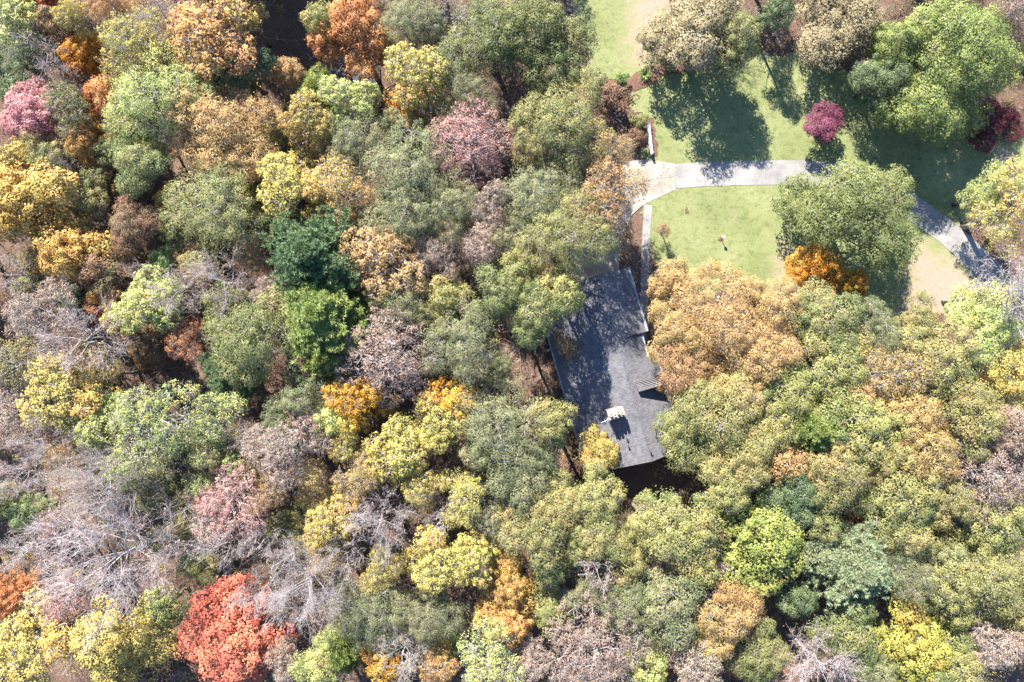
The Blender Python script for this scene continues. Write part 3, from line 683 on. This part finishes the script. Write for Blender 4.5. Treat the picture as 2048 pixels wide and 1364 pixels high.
# ------------------------------------------------------------------ trees: every one the photograph shows
# photograph position of the crown, crown radius in photograph pixels, kind, leaf colours, height in metres, label
TREES = '''
22 40 48 P yg 19|pale yellow poplar beside the orange maple crown, far from lawn
72 8 36 M or 15|orange crowned maple beside the olive oak and pale poplar
112 52 40 O ru 15|olive brown oak between orange maple and amber maple
150 112 50 M gd 14|deep amber gold maple with dense crown
262 70 78 H yl 21|thin yellow tree with long white limbs next to the amber maple
405 62 92 P yo 22|large golden brown poplar beside the dark shaded clearing
330 30 50 B yl 20|bare pale limbed tree between the golden poplars
36 128 56 O dg 10|dark low green tree in shade beside the pink maple
98 105 50 B gy 16|bare grey tree behind the amber gold maple
62 222 66 M pk 16|large pink maple beside bare grey trees
128 232 52 H og 17|thin olive tree beside the pink maple
208 192 40 M or 15|bright orange red maple beside the big lime yellow tree
310 190 90 U yg 21|big lime yellow tree beside the orange red maple
478 136 62 O dg 15|dark glossy green magnolia-like tree beside the shaded clearing
178 278 46 M yo 14|fading orange tree next to the orange red maple
216 300 36 O gn 12|small green tree between orange maples and pale green oak
284 334 58 O gn 18|pale sage green oak beside the orange and green maples
452 250 100 O tn 20|big tan olive oak next to the dark glossy tree
155 375 46 U og 15|wispy olive tree beside the golden orange maple
52 395 92 M yy 19|huge golden orange maple on the wood's edge
28 312 34 P yl 15|small yellow tree next to the huge golden maple
120 492 72 M yy 17|golden maple with brownish crown next to the huge one
346 402 34 M yl 12|small bright yellow maple beside the pale green oaks
442 412 96 U gn 20|big soft green oak beside the small yellow maple
270 445 56 O ru 15|russet and green oak beside the big soft green oak
352 460 45 O gn 13|green rounded oak crown next to the bare twiggy trees
706 62 72 M or 18|tall orange tree standing by the bare leaf litter clearing
640 36 36 O og 16|small olive tree behind the tall orange tree
812 40 56 U gr 17|dark grey green tree beside the tall orange tree
776 82 30 O og 12|narrow green tree between orange tree and litter clearing
905 28 42 B gy 15|thin bare tree rising from the red brown litter clearing
985 70 80 U gn 19|leaning grey green oak on the litter clearing side of the big oak
1070 86 102 C gn 21|very big green oak bordering the worn sandy lawn
922 124 48 U gr 15|grey green tree between yellow poplar and very big oak
935 182 56 U gr 17|feathery grey green oak next to the bare litter clearing
634 182 37 N pb 9|small bright green pine beside the dark asphalt strip
706 192 50 P yg 18|lime yellow poplar beside the small bright pine
842 158 64 P yl 19|yellow poplar beside the split rail fence
800 212 40 P gd 14|thin golden tree next to the split rail fence
576 152 34 O tn 11|tan crowned small tree beside the dark glossy tree
612 245 50 P yl 18|yellow tree next to the small bright pine
708 284 64 U gr 18|dark grey green tree between two yellow poplars
785 250 34 U gr 13|small grey green tree near the split rail fence
576 372 64 P yl 19|golden yellow poplar beside the bare limbed gold tree
676 378 64 H yo 19|gold tree with bare silver limbs in its middle
820 328 80 U gr 20|broad soft olive grey oak beside the salmon tree
936 300 82 H pk 19|large salmon pink tree with grey twigs
806 430 70 U gr 19|olive grey oak next to the broad soft oak
905 425 60 U gr 18|wispy olive grey oak next to the salmon pink tree
978 410 48 H pt 17|pinkish tan thinning tree beside the wispy olive oak
975 500 56 H pt 17|pale pinkish tan tree next to the dark green oaks
1140 235 96 O og 21|broad olive oak between the litter clearing and the fence
1085 300 60 U og 18|olive oak beneath the broad olive oak
1222 318 52 H tn 18|thin golden tan tree overhanging the parking apron
1208 405 78 H tn 20|golden tan oak with white limbs overhanging the driveway apron
1082 390 78 U gr 20|soft olive grey oak beside the white limbed golden oak
1122 480 84 U og 24|feathery olive oak leaning over the garage roof corner
1395 50 94 C tg 17|big tan grey thinning tree on the edge of the lawn
1462 92 54 C gn 16|dark olive thinning tree beside the big tan grey tree
1334 122 21 S bg 3.5|bright green broad leaved shrub on the pine straw bed
1383 120 22 S bg 3.5|bright green shrub under the tan grey tree
1228 196 36 S br 4.2|brown grey twiggy shrub beside the broad olive oak
1246 157 15 S bg 2.2|small green shrub at the pine straw bed's edge
1280 240 19 S gn 2.8|mottled green shrub at the end of the white fence
1192 160 24 S gr 3.2|grey green shrub under the very big green oak
1274 278 24 S br 3|brown shrub beside the white board fence
1762 158 54 C dg 14|dark green low tree shading the lawn beside the huge green tree
1552 28 34 O dg 13|dark green tree between two tan grey trees
1678 46 88 C tg 12|tan olive thinning tree shading the shaded lawn
1918 118 122 C pg 20|huge bright green tree casting the biggest lawn shadow
1838 205 74 C pg 16|bright green smaller tree beside the huge green tree
1795 92 50 C pg 17|dark green tree between tan olive tree and huge green tree
2040 25 36 H gy 18|grey twiggy crown beyond the huge bright green tree
1650 246 42 M pu 6|round purple maple alone on the lawn
1992 246 52 M dr 8|dark crimson maple in the huge green tree's shade
2005 322 30 B gy 4|low bare bush in deep shade on the lawn
1704 424 120 C go 18|big solitary green oak beside the curving driveway
1638 538 52 M gd 11|glowing amber maple under the solitary green oak
1708 566 28 M gd 9|small amber maple poking out beside the solitary oak
1978 388 56 O yg 12|yellow green tree in shade beside the dry grass
2035 425 84 H yl 18|pale yellow thinning tree overhanging the driveway end
190 545 48 O ru 14|olive russet oak beside the golden brown maple
22 548 40 B pt 16|bare pinkish grey tree next to the golden maples
72 628 76 H pt 19|big pinkish grey thinning tree with green underside
146 592 36 O dg 11|small dark green tree beside the pinkish grey tree
205 602 40 M or 12|small orange maple beside the lime poplar
166 682 76 B pk 18|bare mauve tree with pale limbs
288 598 60 P yg 17|lime yellow poplar with pale limbs among bare trees
286 540 28 B pt 13|small whitish bare tree next to the lime poplar
355 582 50 B yl 17|bare pale tree with a few yellow leaves
442 560 56 B or 18|bare silver tree with a few orange leaves
278 682 48 M ru 11|russet small tree beside the open litter and logs
368 672 42 H or 13|orange brown thinning tree beside the big sage oak
492 652 98 O gn 20|big sage green oak beside two pines
466 748 54 N pd 13|dark green pine under the big sage oak
32 722 58 H og 18|olive thinning tree next to the big pinkish grey one
34 830 58 H pt 18|grey pink tree beside the yellow poplars
125 785 74 P yl 19|pale yellow poplar beside the fallen log
182 860 60 P yg 18|lime poplar next to the pale yellow poplar
330 868 96 H yg 21|big pale yellow tree with white limbs
96 852 28 M or 9|low orange bush-like maple under the grey pink trees
66 895 54 B gy 18|bare grey tree beside the low orange maple
440 838 56 H yg 18|lime twiggy tree next to the dark green pine
560 830 40 U gr 15|grey olive tree between pine and pink tan tree
628 508 78 N pd 20|dark green pine next to the bright green pine
646 628 80 N pb 20|bright green pine in the middle of the wood
660 715 44 N pb 16|small bright pine next to the tall bright pine
770 522 80 P tn 20|gold poplar with fine grey twigs beside the dark pine
868 515 46 H pt 16|pinkish tan tree beside the gold poplar
542 580 36 H pt 15|tan thinning tree between sage oak and dark pine
800 612 68 U gr 18|grey olive oak next to the pale mauve tan tree
898 590 42 O og 16|olive green oak beside the grey olive oak
775 720 100 H pt 20|large pale mauve tan tree full of twigs
930 680 78 U gr 21|soft grey green oak beside the open red litter
602 778 52 U gr 16|grey olive tree beside the bright pines
712 800 58 P gd 17|rich orange gold tree next to the mauve tan tree
664 838 42 O yg 15|lime green small oak beside the orange gold tree
916 800 48 P gd 16|orange yellow tree next to the grey green oak
876 850 56 P yl 17|bright yellow tree touching the orange yellow one
802 920 64 P yl 18|brightest yellow poplar among dark gaps
1000 855 92 U gr 20|big grey green oak beside the house's long wooded wall
1105 840 50 O og 17|olive oak crown close to the house gutter
580 885 82 H pt 20|pink tan thinning tree beside the lime green oak
1010 585 62 O gn 22|dark green oak near the garage roof corner
1080 620 64 O gn 24|green oak overhanging the shaded roof
1122 572 48 O og 22|olive crown brushing the garage roof edge
1138 690 34 H ru 9|russet thin tree against the shaded roof eave
1350 560 42 O tn 12|golden tan oak beside the narrow footpath
1442 655 114 O tn 19|big golden tan oak beside the front porch
1346 664 62 O tn 16|golden tan crown overhanging the porch roof
1540 622 62 O tn 17|tan oak between the big golden oak and green oak
1368 742 64 O tn 16|golden tan oak leaning over the roof dormer
1520 720 70 O tn 18|golden tan oak on the far side of the house
1430 858 100 O og 19|big light olive oak over the house's vent pipe end
1368 842 56 O og 15|light olive crown lying over the roof edge
1204 898 46 O yl 11|yellow leaved oak over the roof corner near the chimney
1655 642 74 O gn 18|fresh green oak next to the solitary oak's shadow
1832 645 54 O og 16|olive oak at the edge of the dry grass
1580 790 72 O og 18|olive oak behind the golden tan oaks
1668 722 76 O og 18|olive oak next to the fresh green oak
1748 668 58 U gr 17|grey olive oak between fresh green and dry grass
1770 752 66 H tn 18|tan thinning oak in the middle of the olive oaks
1868 722 76 O og 19|olive oak next to the dry grass clearing
1972 650 76 O yg 18|yellow green oak beside the white bare tree
2022 740 72 O yl 18|golden yellow oak next to the yellow green oak
1612 852 54 N pb 17|bright green pine among the olive oaks
1722 832 78 O og 19|olive oak beside the bright green pine
1812 820 66 O tn 18|tan olive oak with pale twigs
1850 905 70 O tn 19|golden tan oak next to the pinkish brown oak
1940 830 74 O og 19|olive oak between golden tan and pinkish oaks
2030 850 60 O pt 19|pinkish tan oak on the outer side of the olive oak
1965 935 90 H pt 20|big pinkish brown oak among the olive oaks
2032 590 92 B gy 21|big white bare tree rising over the dry grass
1520 880 64 O og 18|olive oak beside the light olive oak and pine
40 952 56 B pk 18|bare mauve tree next to the bare grey tree
182 962 90 B yl 20|big silvery bare tree with a few yellow leaves
52 1028 42 O dg 10|dark green low tree under white bare limbs
68 1105 58 B gy 17|white bare tree leaning beside dark green foliage
214 1125 138 B pk 22|very big bare pinkish tree with white spreading limbs
14 1192 50 M or 14|orange red maple beside the very big bare tree
62 1296 78 P yl 19|yellow poplar beside the bright yellow maple
236 1292 92 M yl 18|big bright yellow maple near the scarlet maple
452 1000 76 H pk 17|dusky red thinning tree with grey twigs
462 1088 52 B gy 17|bare grey tree next to the dusky red tree
384 1040 50 O og 9|low olive thicket tree beside the bare pinkish tree
455 1275 96 M rd 17|big scarlet red maple
312 985 48 O og 9|low olive tree between the two big bare trees
392 1128 40 O og 7|low green thicket tree by the dark litter gap
476 934 30 P yg 15|small lime tree beside the dusky red tree
510 1200 46 B gy 18|bare white branches over the scarlet maple
656 1040 58 P yl 18|yellow poplar beside bare branching trees
752 1052 62 B gy 18|bare grey tree with open forked limbs
716 962 48 H tn 17|thin gold twiggy tree beside the brightest yellow poplar
584 1062 52 O og 10|low olive tree between bare trees
604 1175 92 B gy 20|big bluish white bare tree
534 1080 42 B gy 16|small bare tree next to the bluish white bare tree
654 1130 48 H tn 16|tan gold thinning tree beside the bluish white tree
762 1128 46 H yl 17|thin yellow tree with leaning trunk
872 1125 60 P yl 18|golden yellow poplar with leaning white trunk
945 1108 50 P yl 18|rich yellow gold poplar with oval crown
1012 1165 48 M yo 15|orange tan tree beside the rich yellow gold poplar
746 1222 78 U gr 18|broad grey olive oak next to the thin yellow tree
858 1232 60 U gr 17|grey olive oak beside the broad grey olive one
690 1300 34 N pb 13|small bright pine next to the broad grey olive oak
642 1325 54 O yg 15|pale lime oak beside the scarlet maple
892 1296 24 N pb 9|little bright green conifer under the olive oaks
822 1306 52 B yl 18|bare forked tree with a few gold leaves
768 1325 42 P gd 15|gold tree at the foot of the bare forked tree
980 1325 70 H yg 19|pale yellow thinning tree with white trunks
1006 1245 56 M yo 16|orange tan maple next to the pale yellow thinning tree
926 1002 50 H yl 17|yellow thinning tree with bare dark twigs
990 1048 40 H gr 15|grey thinning tree beside the rich yellow poplar
1048 968 66 O gr 18|grey green oak next to the house's wooded wall
1122 1010 60 O og 18|olive oak beside the grey green oak next to the house
1182 992 58 O og 17|yellowish olive oak just beyond the house
1075 1062 70 O og 19|olive oak next to the orange tan trees
1196 1072 60 O og 18|olive oak next to the bare pink tree
1294 1046 56 O og 18|olive oak edging the house's dark shadow
1352 1065 82 O og 19|broad olive oak with a pale trunk
1110 1128 46 O gn 15|green oak beside the bare pink tree
1196 1140 46 B pk 17|bare pinkish tree among green oaks
1108 1228 46 O gn 12|fresh green small tree beside the peach tree
1152 1178 36 U gr 13|small grey olive tree next to the bare pink tree
1242 1208 66 U gr 17|grey olive oak next to the peach tree
1334 1205 80 O gr 18|grey green oak beside the golden tan tree
1182 1292 98 H pt 20|large peach tan thinning tree
1462 1235 66 O tn 17|golden tan tree next to the lime maple
1528 1095 92 M lm 18|big fresh lime green maple
1292 1330 50 O yg 16|lime olive oak beside the peach tan tree
1392 1332 62 H pt 17|grey tan thinning tree with white limbs
1508 1300 56 O gn 14|dark green oak next to the golden tan tree
1448 975 62 O og 18|olive oak next to the small amber bush
1424 1040 22 M gd 8|small amber yellow bush beside the lime maple
1498 935 58 O og 18|olive oak between light olive oak and green oak
1428 1112 32 B gy 12|small bare grey tree beside the lime maple
1588 985 60 O dg 17|deep green oak next to the lime maple
1565 925 50 O tn 17|tan olive oak next to the deep green oak
1698 955 84 O og 19|yellowish olive oak beside the deep green oak
1790 985 76 O og 19|olive oak with white twigs next to the red bush
1880 1000 54 O og 18|olive oak next to the golden tan oak
1806 1062 60 O og 18|olive oak touching the dark red bush
1850 1052 30 M dr 10|dark red bush among the olive oaks
1965 1045 72 O og 18|olive oak next to the pinkish brown oak
1728 1048 24 M or 9|tiny orange maple between blue green pine and oaks
1698 1128 74 N bt 17|blue green pine beside the lime maple
1640 1120 40 O gr 15|grey olive oak squeezed beside the blue green pine
1808 1150 74 U gr 18|soft grey green oak next to the yellow lime maple
1962 1140 100 O og 20|big pale olive oak on the outer wood
1688 1255 74 O gn 16|green oak beside the yellow lime maple
1820 1262 80 M ly 16|yellow lime maple with orange fringe
1642 1335 74 B pk 17|bare pinkish tree with arching white limbs
1992 1290 58 H pt 18|pinkish tan thinning tree next to the big pale olive oak
1905 1335 68 O og 17|olive oak next to the yellow lime maple
2040 1230 48 O og 17|olive crown outside the big pale olive oak
1745 1350 50 O gr 15|grey green oak beside the bare arching tree
30 178 34 O dg 11|dark green thicket tree tucked behind the pink maple
140 158 34 B gy 14|small bare tree in the dark gap by the amber maple
245 262 36 H yg 15|pale lime thinning tree under the big lime yellow tree
338 262 36 B pt 15|bare twiggy tree beside the sage and russet oaks
398 165 36 P yl 16|yellow tree between big lime tree and dark glossy tree
300 282 26 O bg 13|small fresh green crown next to the pale sage oak
96 306 42 U og 15|wispy olive tree between pink and golden maples
128 345 34 B gy 14|small grey bare tree beside the wispy olive trees
222 372 28 M ru 11|small russet maple between sage oak and golden maple
18 78 40 B pt 16|bare tan tree next to the pale yellow poplar
160 40 34 H yl 17|thin yellow twiggy tree beside the olive brown oak
210 10 40 H yo 18|tan gold thinning tree behind the white limbed yellow tree
330 128 42 P yl 17|yellow poplar between the two golden trees and lime tree
480 20 36 P yo 17|gold tree edging the dark shaded clearing
545 260 34 O gn 13|green oak crown under the tan olive oak
520 350 30 O gn 12|small dark green oak beside the golden yellow poplar
508 400 34 P yl 15|yellow leaved tree beside the big soft green oak
640 440 36 P yl 15|yellow tree at the foot of the silver limbed gold tree
560 470 36 O gn 13|green small oak next to the dark green pine
500 520 40 H tn 14|tan thinning tree with white twigs near the big sage oak
400 520 36 O og 12|olive oak crown next to the silver bare tree
330 520 32 O bg 10|bright green understorey tree by the russet green oak
60 570 34 O gn 13|sage green crown next to the pinkish grey tree
240 640 34 P yl 13|yellow understorey tree beside the mauve bare tree
110 730 34 B pk 16|small bare mauve tree next to the pale yellow poplar
200 750 40 H yl 15|thin yellow tree over the fallen log
20 780 36 B gy 16|bare grey twiggy tree between the grey pink trees
250 830 40 P yg 15|lime tree between the two poplars and pale yellow tree
420 900 42 H yg 17|lime twiggy tree beside the big pale yellow tree
490 880 30 B gy 15|bare grey tree touching the pink tan thinning tree
150 905 40 H tn 16|tan yellow tree next to the lime poplar
250 940 44 H yg 17|yellow green thinning tree next to the silvery bare tree
20 1000 36 O gn 10|green understorey tree near the bare mauve tree
110 1050 34 H pk 13|pinkish thinning tree behind the white leaning tree
330 1080 40 H og 11|olive twiggy tree under the very big bare tree
410 960 34 H yg 15|small yellow green tree next to the dusky red one
540 1000 42 H tn 16|tan twiggy tree between dusky red and yellow poplar
620 960 40 H yo 16|gold tan thinning tree next to the pink tan tree
690 900 36 H yl 15|yellow twiggy tree next to the thin gold tree
850 985 40 H yl 16|yellow twiggy tree next to the brightest yellow poplar
880 1040 36 B gy 15|bare mauve grey tree beside the forked bare tree
700 1110 40 B pt 16|bare tan tree beside the thin yellow leaning tree
560 1130 40 B gy 17|bare twiggy tree next to the big bluish white tree
400 1200 36 H og 12|olive twiggy tree by the scarlet maple's edge
130 1210 46 H pk 15|pale pink thinning tree under the white spreading limbs
320 1220 40 P yg 13|lime tree between the yellow maple and dark litter gap
560 1310 40 H pt 15|grey tan twiggy tree beside the scarlet maple
700 1240 36 O gn 14|sage green oak beside the broad grey olive oak
880 1340 40 H yo 15|orange tan twiggy tree beside the bare forked tree
1060 1330 44 H pt 16|greyish pink twiggy tree beside the white trunks
720 450 36 U gr 15|grey green crown next to the dark green pine
840 460 34 H pt 15|pinkish grey twiggy tree next to the pinkish tan tree
1030 460 44 U gr 17|grey olive crown beside the feathery olive oak
1040 530 44 O og 18|olive oak next to the dark green oak near the garage
870 640 36 U og 16|olive crown between grey olive oak and soft green oak
1000 740 36 U gr 14|grey green small oak edging the open red litter
960 900 40 O gr 16|grey green oak crown next to the yellow thinning tree
1160 1060 40 O gn 16|fresh green oak among the olive oaks next to the house
1250 1120 44 O og 16|olive oak beside the bare pinkish tree and broad oak
1400 1140 40 O og 16|olive oak between the broad olive and lime maple
1280 1270 44 U gr 15|grey green oak next to the lime olive oak
1420 1290 36 O yl 14|yellow leaved crown next to the golden tan tree
1590 1190 40 O dg 13|dark green tree in the lime maple's shadow
1640 1045 44 O gn 16|sage green oak next to the blue green pine
1880 1110 44 O gr 16|grey olive oak beside the big pale olive oak
1900 1220 40 O og 16|olive crown between yellow lime maple and pale oak
1700 780 44 O tn 17|golden tan crown among olive oaks behind the house
1640 920 40 O og 17|olive oak just beyond the bright green pine
1780 900 44 O og 18|olive crown between golden tan oaks
1900 780 40 O tn 17|tan crown between two olive oaks near dry grass
1560 860 40 O og 16|light olive crown beside the bright green pine
1480 780 46 O tn 16|golden tan crown next to the light olive oak
'''
i = 0
for ln in TREES.strip().split('\n'):
    f, label = ln.split('|'); px, py, r, T, pal, h = f.split(); i += 1
    px, py, r, h = float(px), float(py), float(r), float(h)
    if pal == 'gy': pal = 'pt'
    if T not in 'S' and pal != 'pu': r *= 1.12 if (px < 1000 or py > 960 or (px > 1560 and py > 680)) else 1.09
    bk = BARKM if (T == 'H' and pal in ('pk', 'pt') and i % 2) else None
    grp = 'garden shrubs' if T == 'S' else 'trees of the autumn wood and garden'
    plant(px, py, r, T, pal, h, label, i, grp, bark=bk)
# thin sapling on the lawn
plant(1326, 462, 15, 'H', 'tn', 4.5, 'thin young sapling standing on the lawn by the footpath', 3, 'trees of the autumn wood and garden', base=(1322,465))
# trees just outside the photograph, so that the wood goes on and shades its edge
erng = random.Random(4)
for k in range(58):
    t = k/58*2*(2048+1364); pad = erng.uniform(90, 210)
    if t < 2048: px, py = t, -pad
    elif t < 3412: px, py = 2048+pad, t-2048
    elif t < 5460: px, py = t-3412, 1364+pad
    else: px, py = -pad, t-5460
    if (1060 < px < 1330 and py < 0): continue
    if px > 2048 and 250 < py < 720: continue
    T = erng.choice('OUPHHMB'); pal = {'O': 'og', 'U': 'gr', 'P': 'yl', 'H': 'pt', 'M': 'or', 'B': 'pt'}[T]
    plant(px, py, erng.uniform(60, 95), T, pal, erng.uniform(16, 20), {'O': 'olive oak of the wood beyond the view', 'U': 'grey green oak of the wood beyond the view', 'P': 'yellow poplar of the wood beyond the view',
          'H': 'tan thinning tree of the wood beyond the view', 'M': 'orange maple of the wood beyond the view', 'B': 'bare tree of the wood beyond the view'}[T], k, 'trees of the wood beyond the view')

for px, py, r in ((425,-185,105),(500,-200,95),(350,-150,80)):
    plant(px, py, r, 'C', 'gn', 20, 'dense green oak beyond the view shading the litter clearing', int(r), 'trees of the wood beyond the view')

# spiky shrub on the pine straw bed
sx_, sy_ = G(1291, 146, 1); sp = empty('spiky_shrub', (sx_, sy_, .05)); tag(sp, 'spiky green shrub with narrow arching leaves on the pine straw', 'shrub')
for k in range(46):
    a_ = k*2.4; L = erng.uniform(.9, 1.5); up = erng.uniform(.5, 1.5); w = .05
    ca, sa = math.cos(a_), math.sin(a_); pts = [(0, 0), (.4*L, up*.75), (.75*L, up), (L, up*.82)]
    v = []
    for j, (d_, z) in enumerate(pts):
        ww = w*(1, 1.2, .8, .1)[j]; v += [(ca*d_-sa*ww, sa*d_+ca*ww, z), (ca*d_+sa*ww, sa*d_-ca*ww, z)]
    me = mesh_py('leaf', v, [(0, 1, 3, 2), (2, 3, 5, 4), (4, 5, 7, 6)])
    at = me.attributes.new('rnd', 'FLOAT', 'FACE'); at.data.foreach_set('value', [erng.random()]*3)
    link('leaf', me, sp, LM['bg'])
# fallen trunks and logs on the forest floor
def log(p0, p1, r, label):
    a_ = G(*p0); b_ = G(*p1); n = 7; pts = []; rr = []
    L = math.hypot(b_[0]-a_[0], b_[1]-a_[1])
    for k in range(n):
        t = k/(n-1); pts.append((t*L, erng.gauss(0, .08), r*.7+erng.gauss(0, .03))); rr.append(r*(1-.5*t))
    root = empty('fallen_log', (a_[0], a_[1], -.1), math.atan2(b_[1]-a_[1], b_[0]-a_[0])); tag(root, label, 'log', 'logs on the forest floor')
    MB().tube(pts, rr, 9).build('trunk', BARK, root)
    for k in range(3):
        x = L*(.35+.2*k); s_ = 1 if k % 2 else -1; MB().tube([(x, 0, r), (x+.5, s_*.6, r+.3), (x+.9, s_*1.2, r+.5)], [.08, .05, .02], 6).build('branch_stub', BARK, root)
log((205,793), (300,783), .28, 'long dark fallen log lying beside the pale yellow poplar')
log((372,776), (306,783), .2, 'thinner mossy fallen log in line with the long dark one')
log((330,738), (375,734), .12, 'short thin log on the open litter beside the orange brown tree')
log((385,1045), (325,1062), .18, 'straight brown fallen log beside the very big bare tree')

# ------------------------------------------------------------------ undergrowth, fallen leaves
urng = np.random.default_rng(77)
def open_ok(x, y):
    s1 = sdf(LAWN, x, y) < -.6; u = x*UX[0]+y*UX[1]; v = x*VX[0]+y*VX[1]
    hs = ~((u > U0-1.5) & (u < U1+1) & (v > VL-1) & (v < VC+1)); apn = sdf(apron_poly, x, y) < -.5
    return s1 & hs & apn
OPEN = [gp(p) for p in ([(470,-20),(640,-20),(660,150),(560,200),(500,120)], [(700,110),(800,80),(930,20),(960,90),(860,110),(800,200),(720,200)], [(960,160),(1050,190),(1060,260),(1000,230)],
                        [(1010,690),(1110,690),(1150,870),(1090,860),(1030,790),(900,740)], [(200,720),(320,720),(400,720),(420,800),(250,820)], [(1250,915),(1340,915),(1340,990),(1250,980)])]
def undergrowth(n, pal, hr, per, ls, name, label):
    x = urng.uniform(-100, 100, n*2); y = urng.uniform(-72, 72, n*2); ok = open_ok(x, y)
    for p in OPEN: ok &= ~((sdf(p, x, y) > -.5) & (urng.random(len(x)) > .12))
    ok &= vnoise(x, y, .11) > .3
    x, y = x[ok][:n], y[ok][:n]; n_ = len(x); h = urng.uniform(*hr, n_)*(.5+urng.random(n_)**2); r = .35+.42*h**.7
    k = np.repeat(np.arange(n_), per); d = nrm_(urng.normal(size=(len(k), 3))); rr = urng.random(len(k))**.5
    c = np.stack([x[k]+d[:,0]*r[k]*rr, y[k]+d[:,1]*r[k]*rr, np.abs(h[k]*.55+d[:,2]*h[k]*.45*rr)-.1], -1)
    cl = urng.random(n_)
    me = leaf_mesh(name, c, nrm_(urng.normal(size=c.shape)*.6+[0, 0, .7]), ls*urng.uniform(.6, 1.4, len(k)), np.clip(.6*cl[k]+.4*urng.random(len(k)), 0, 1), urng)
    o = link(name, me, None, LM[pal]); tag(o, label, 'undergrowth', kind='stuff'); return o
undergrowth(2100, 'og', (1.2, 5.0), 40, .24, 'undergrowth', 'olive green saplings and brush filling gaps between the trees')
undergrowth(800, 'dg', (.8, 3.6), 40, .22, 'undergrowth', 'dark green evergreen brush low between the trees')
undergrowth(1400, 'pt', (1.0, 4.5), 36, .22, 'undergrowth', 'pale tan brush low between the trees')
undergrowth(800, 'yl', (1.2, 5.0), 34, .24, 'undergrowth', 'scattered yellow leaved saplings low between the trees')
def twig_brush(n):
    x = urng.uniform(-100, 60, n*2); y = urng.uniform(-72, 72, n*2); ok = open_ok(x, y); x, y = x[ok][:n], y[ok][:n]; segs = []
    for a_, b_ in zip(x, y):
        h = urng.uniform(1, 5.5)
        for _ in range(7):
            p = np.array([a_, b_, -.1]); d = nrm_(urng.normal(size=3)*[.6, .6, .3]+[0, 0, 1]); m_ = p+d*h*.55; e = m_+nrm_(d+urng.normal(size=3)*.5)*h*.5; segs += [[*p, *m_, .03, .02], [*m_, *e, .02, .012]]
            for _ in range(2): segs.append([*m_, *(m_+nrm_(d+urng.normal(size=3)*.8)*h*.35), .016, .01])
    o = link('brushwood', seg_mesh('brushwood', segs), None, BARKM); tag(o, 'grey bare twiggy brush between the trees', 'undergrowth', kind='stuff')
twig_brush(1000)
def fallen(n, pal, box, fn, label, size=.2):
    x = urng.uniform(box[0], box[1], n); y = urng.uniform(box[2], box[3], n); ok = fn(x, y); x, y = x[ok], y[ok]; m = len(x)
    z = np.where(x > 4, .085, .12)+urng.random(m)*.05
    me = leaf_mesh('fallen_leaves', np.stack([x, y, z], -1), nrm_(urng.normal(size=(m, 3))*.35+[0, 0, 1]), size*urng.uniform(.6, 1.4, m), urng.random(m), urng)
    o = link('fallen_leaves', me, None, LM[pal]); tag(o, label, 'leaves', kind='stuff')
wood = lambda x, y: open_ok(x, y)
fallen(26000, 'ru', (-95, 95, -66, 66), wood, 'brown fallen leaves strewn on the woodland floor', .26)
fallen(12000, 'or', (-95, 95, -66, 66), wood, 'orange fallen leaves strewn on the woodland floor', .24)
edge = lambda x, y: (sdf(LAWN, x, y) > -.5) & (urng.random(len(x)) < np.clip(1.1-sdf(LAWN, x, y)/6, .03, 1)) 
fallen(5000, 'tn', (14, 90, -2, 60), edge, 'tan fallen leaves scattered along the lawn edges', .17)
# leaves lying on the roof and on the paving
nr = 420; ru_ = urng.uniform(U0+.3, U1-.3, nr); rv_ = VL+.2+(VA-VL-.4)*urng.random(nr)**1.3
ok = ~((ru_ > UA-.1) & (ru_ < UB+.1) & (rv_ > RID+.8)); ru_, rv_ = ru_[ok], rv_[ok]
rz_ = np.where(rv_ < RID, RH-(RID-rv_)*PL, RH-(rv_-RID)*PL)+.03
sn_ = np.where(rv_[:,None] < RID, np.array([[0, -.39, .92]]), np.array([[0, .39, .92]]))
o = link('fallen_leaves', leaf_mesh('fallen_leaves', np.stack([ru_, rv_, rz_], -1), nrm_(sn_+urng.normal(size=(len(ru_), 3))*.15), .16*urng.uniform(.6, 1.4, len(ru_)), urng.random(len(ru_)), urng), None, LM['tn'])
o.matrix_world = house.matrix_world.copy(); tag(o, 'tan fallen leaves scattered on the shingle roof', 'leaves', kind='stuff')
fallen(2600, 'tn', (10, 30, 8, 32), lambda x, y: sdf(apron_poly, x, y) > .1, 'tan fallen leaves scattered on the parking apron', .15)
print('TREES', len(BASES), 'objects', len(bpy.data.objects), 'tris', sum(len(m.polygons)*2 for m in bpy.data.meshes))
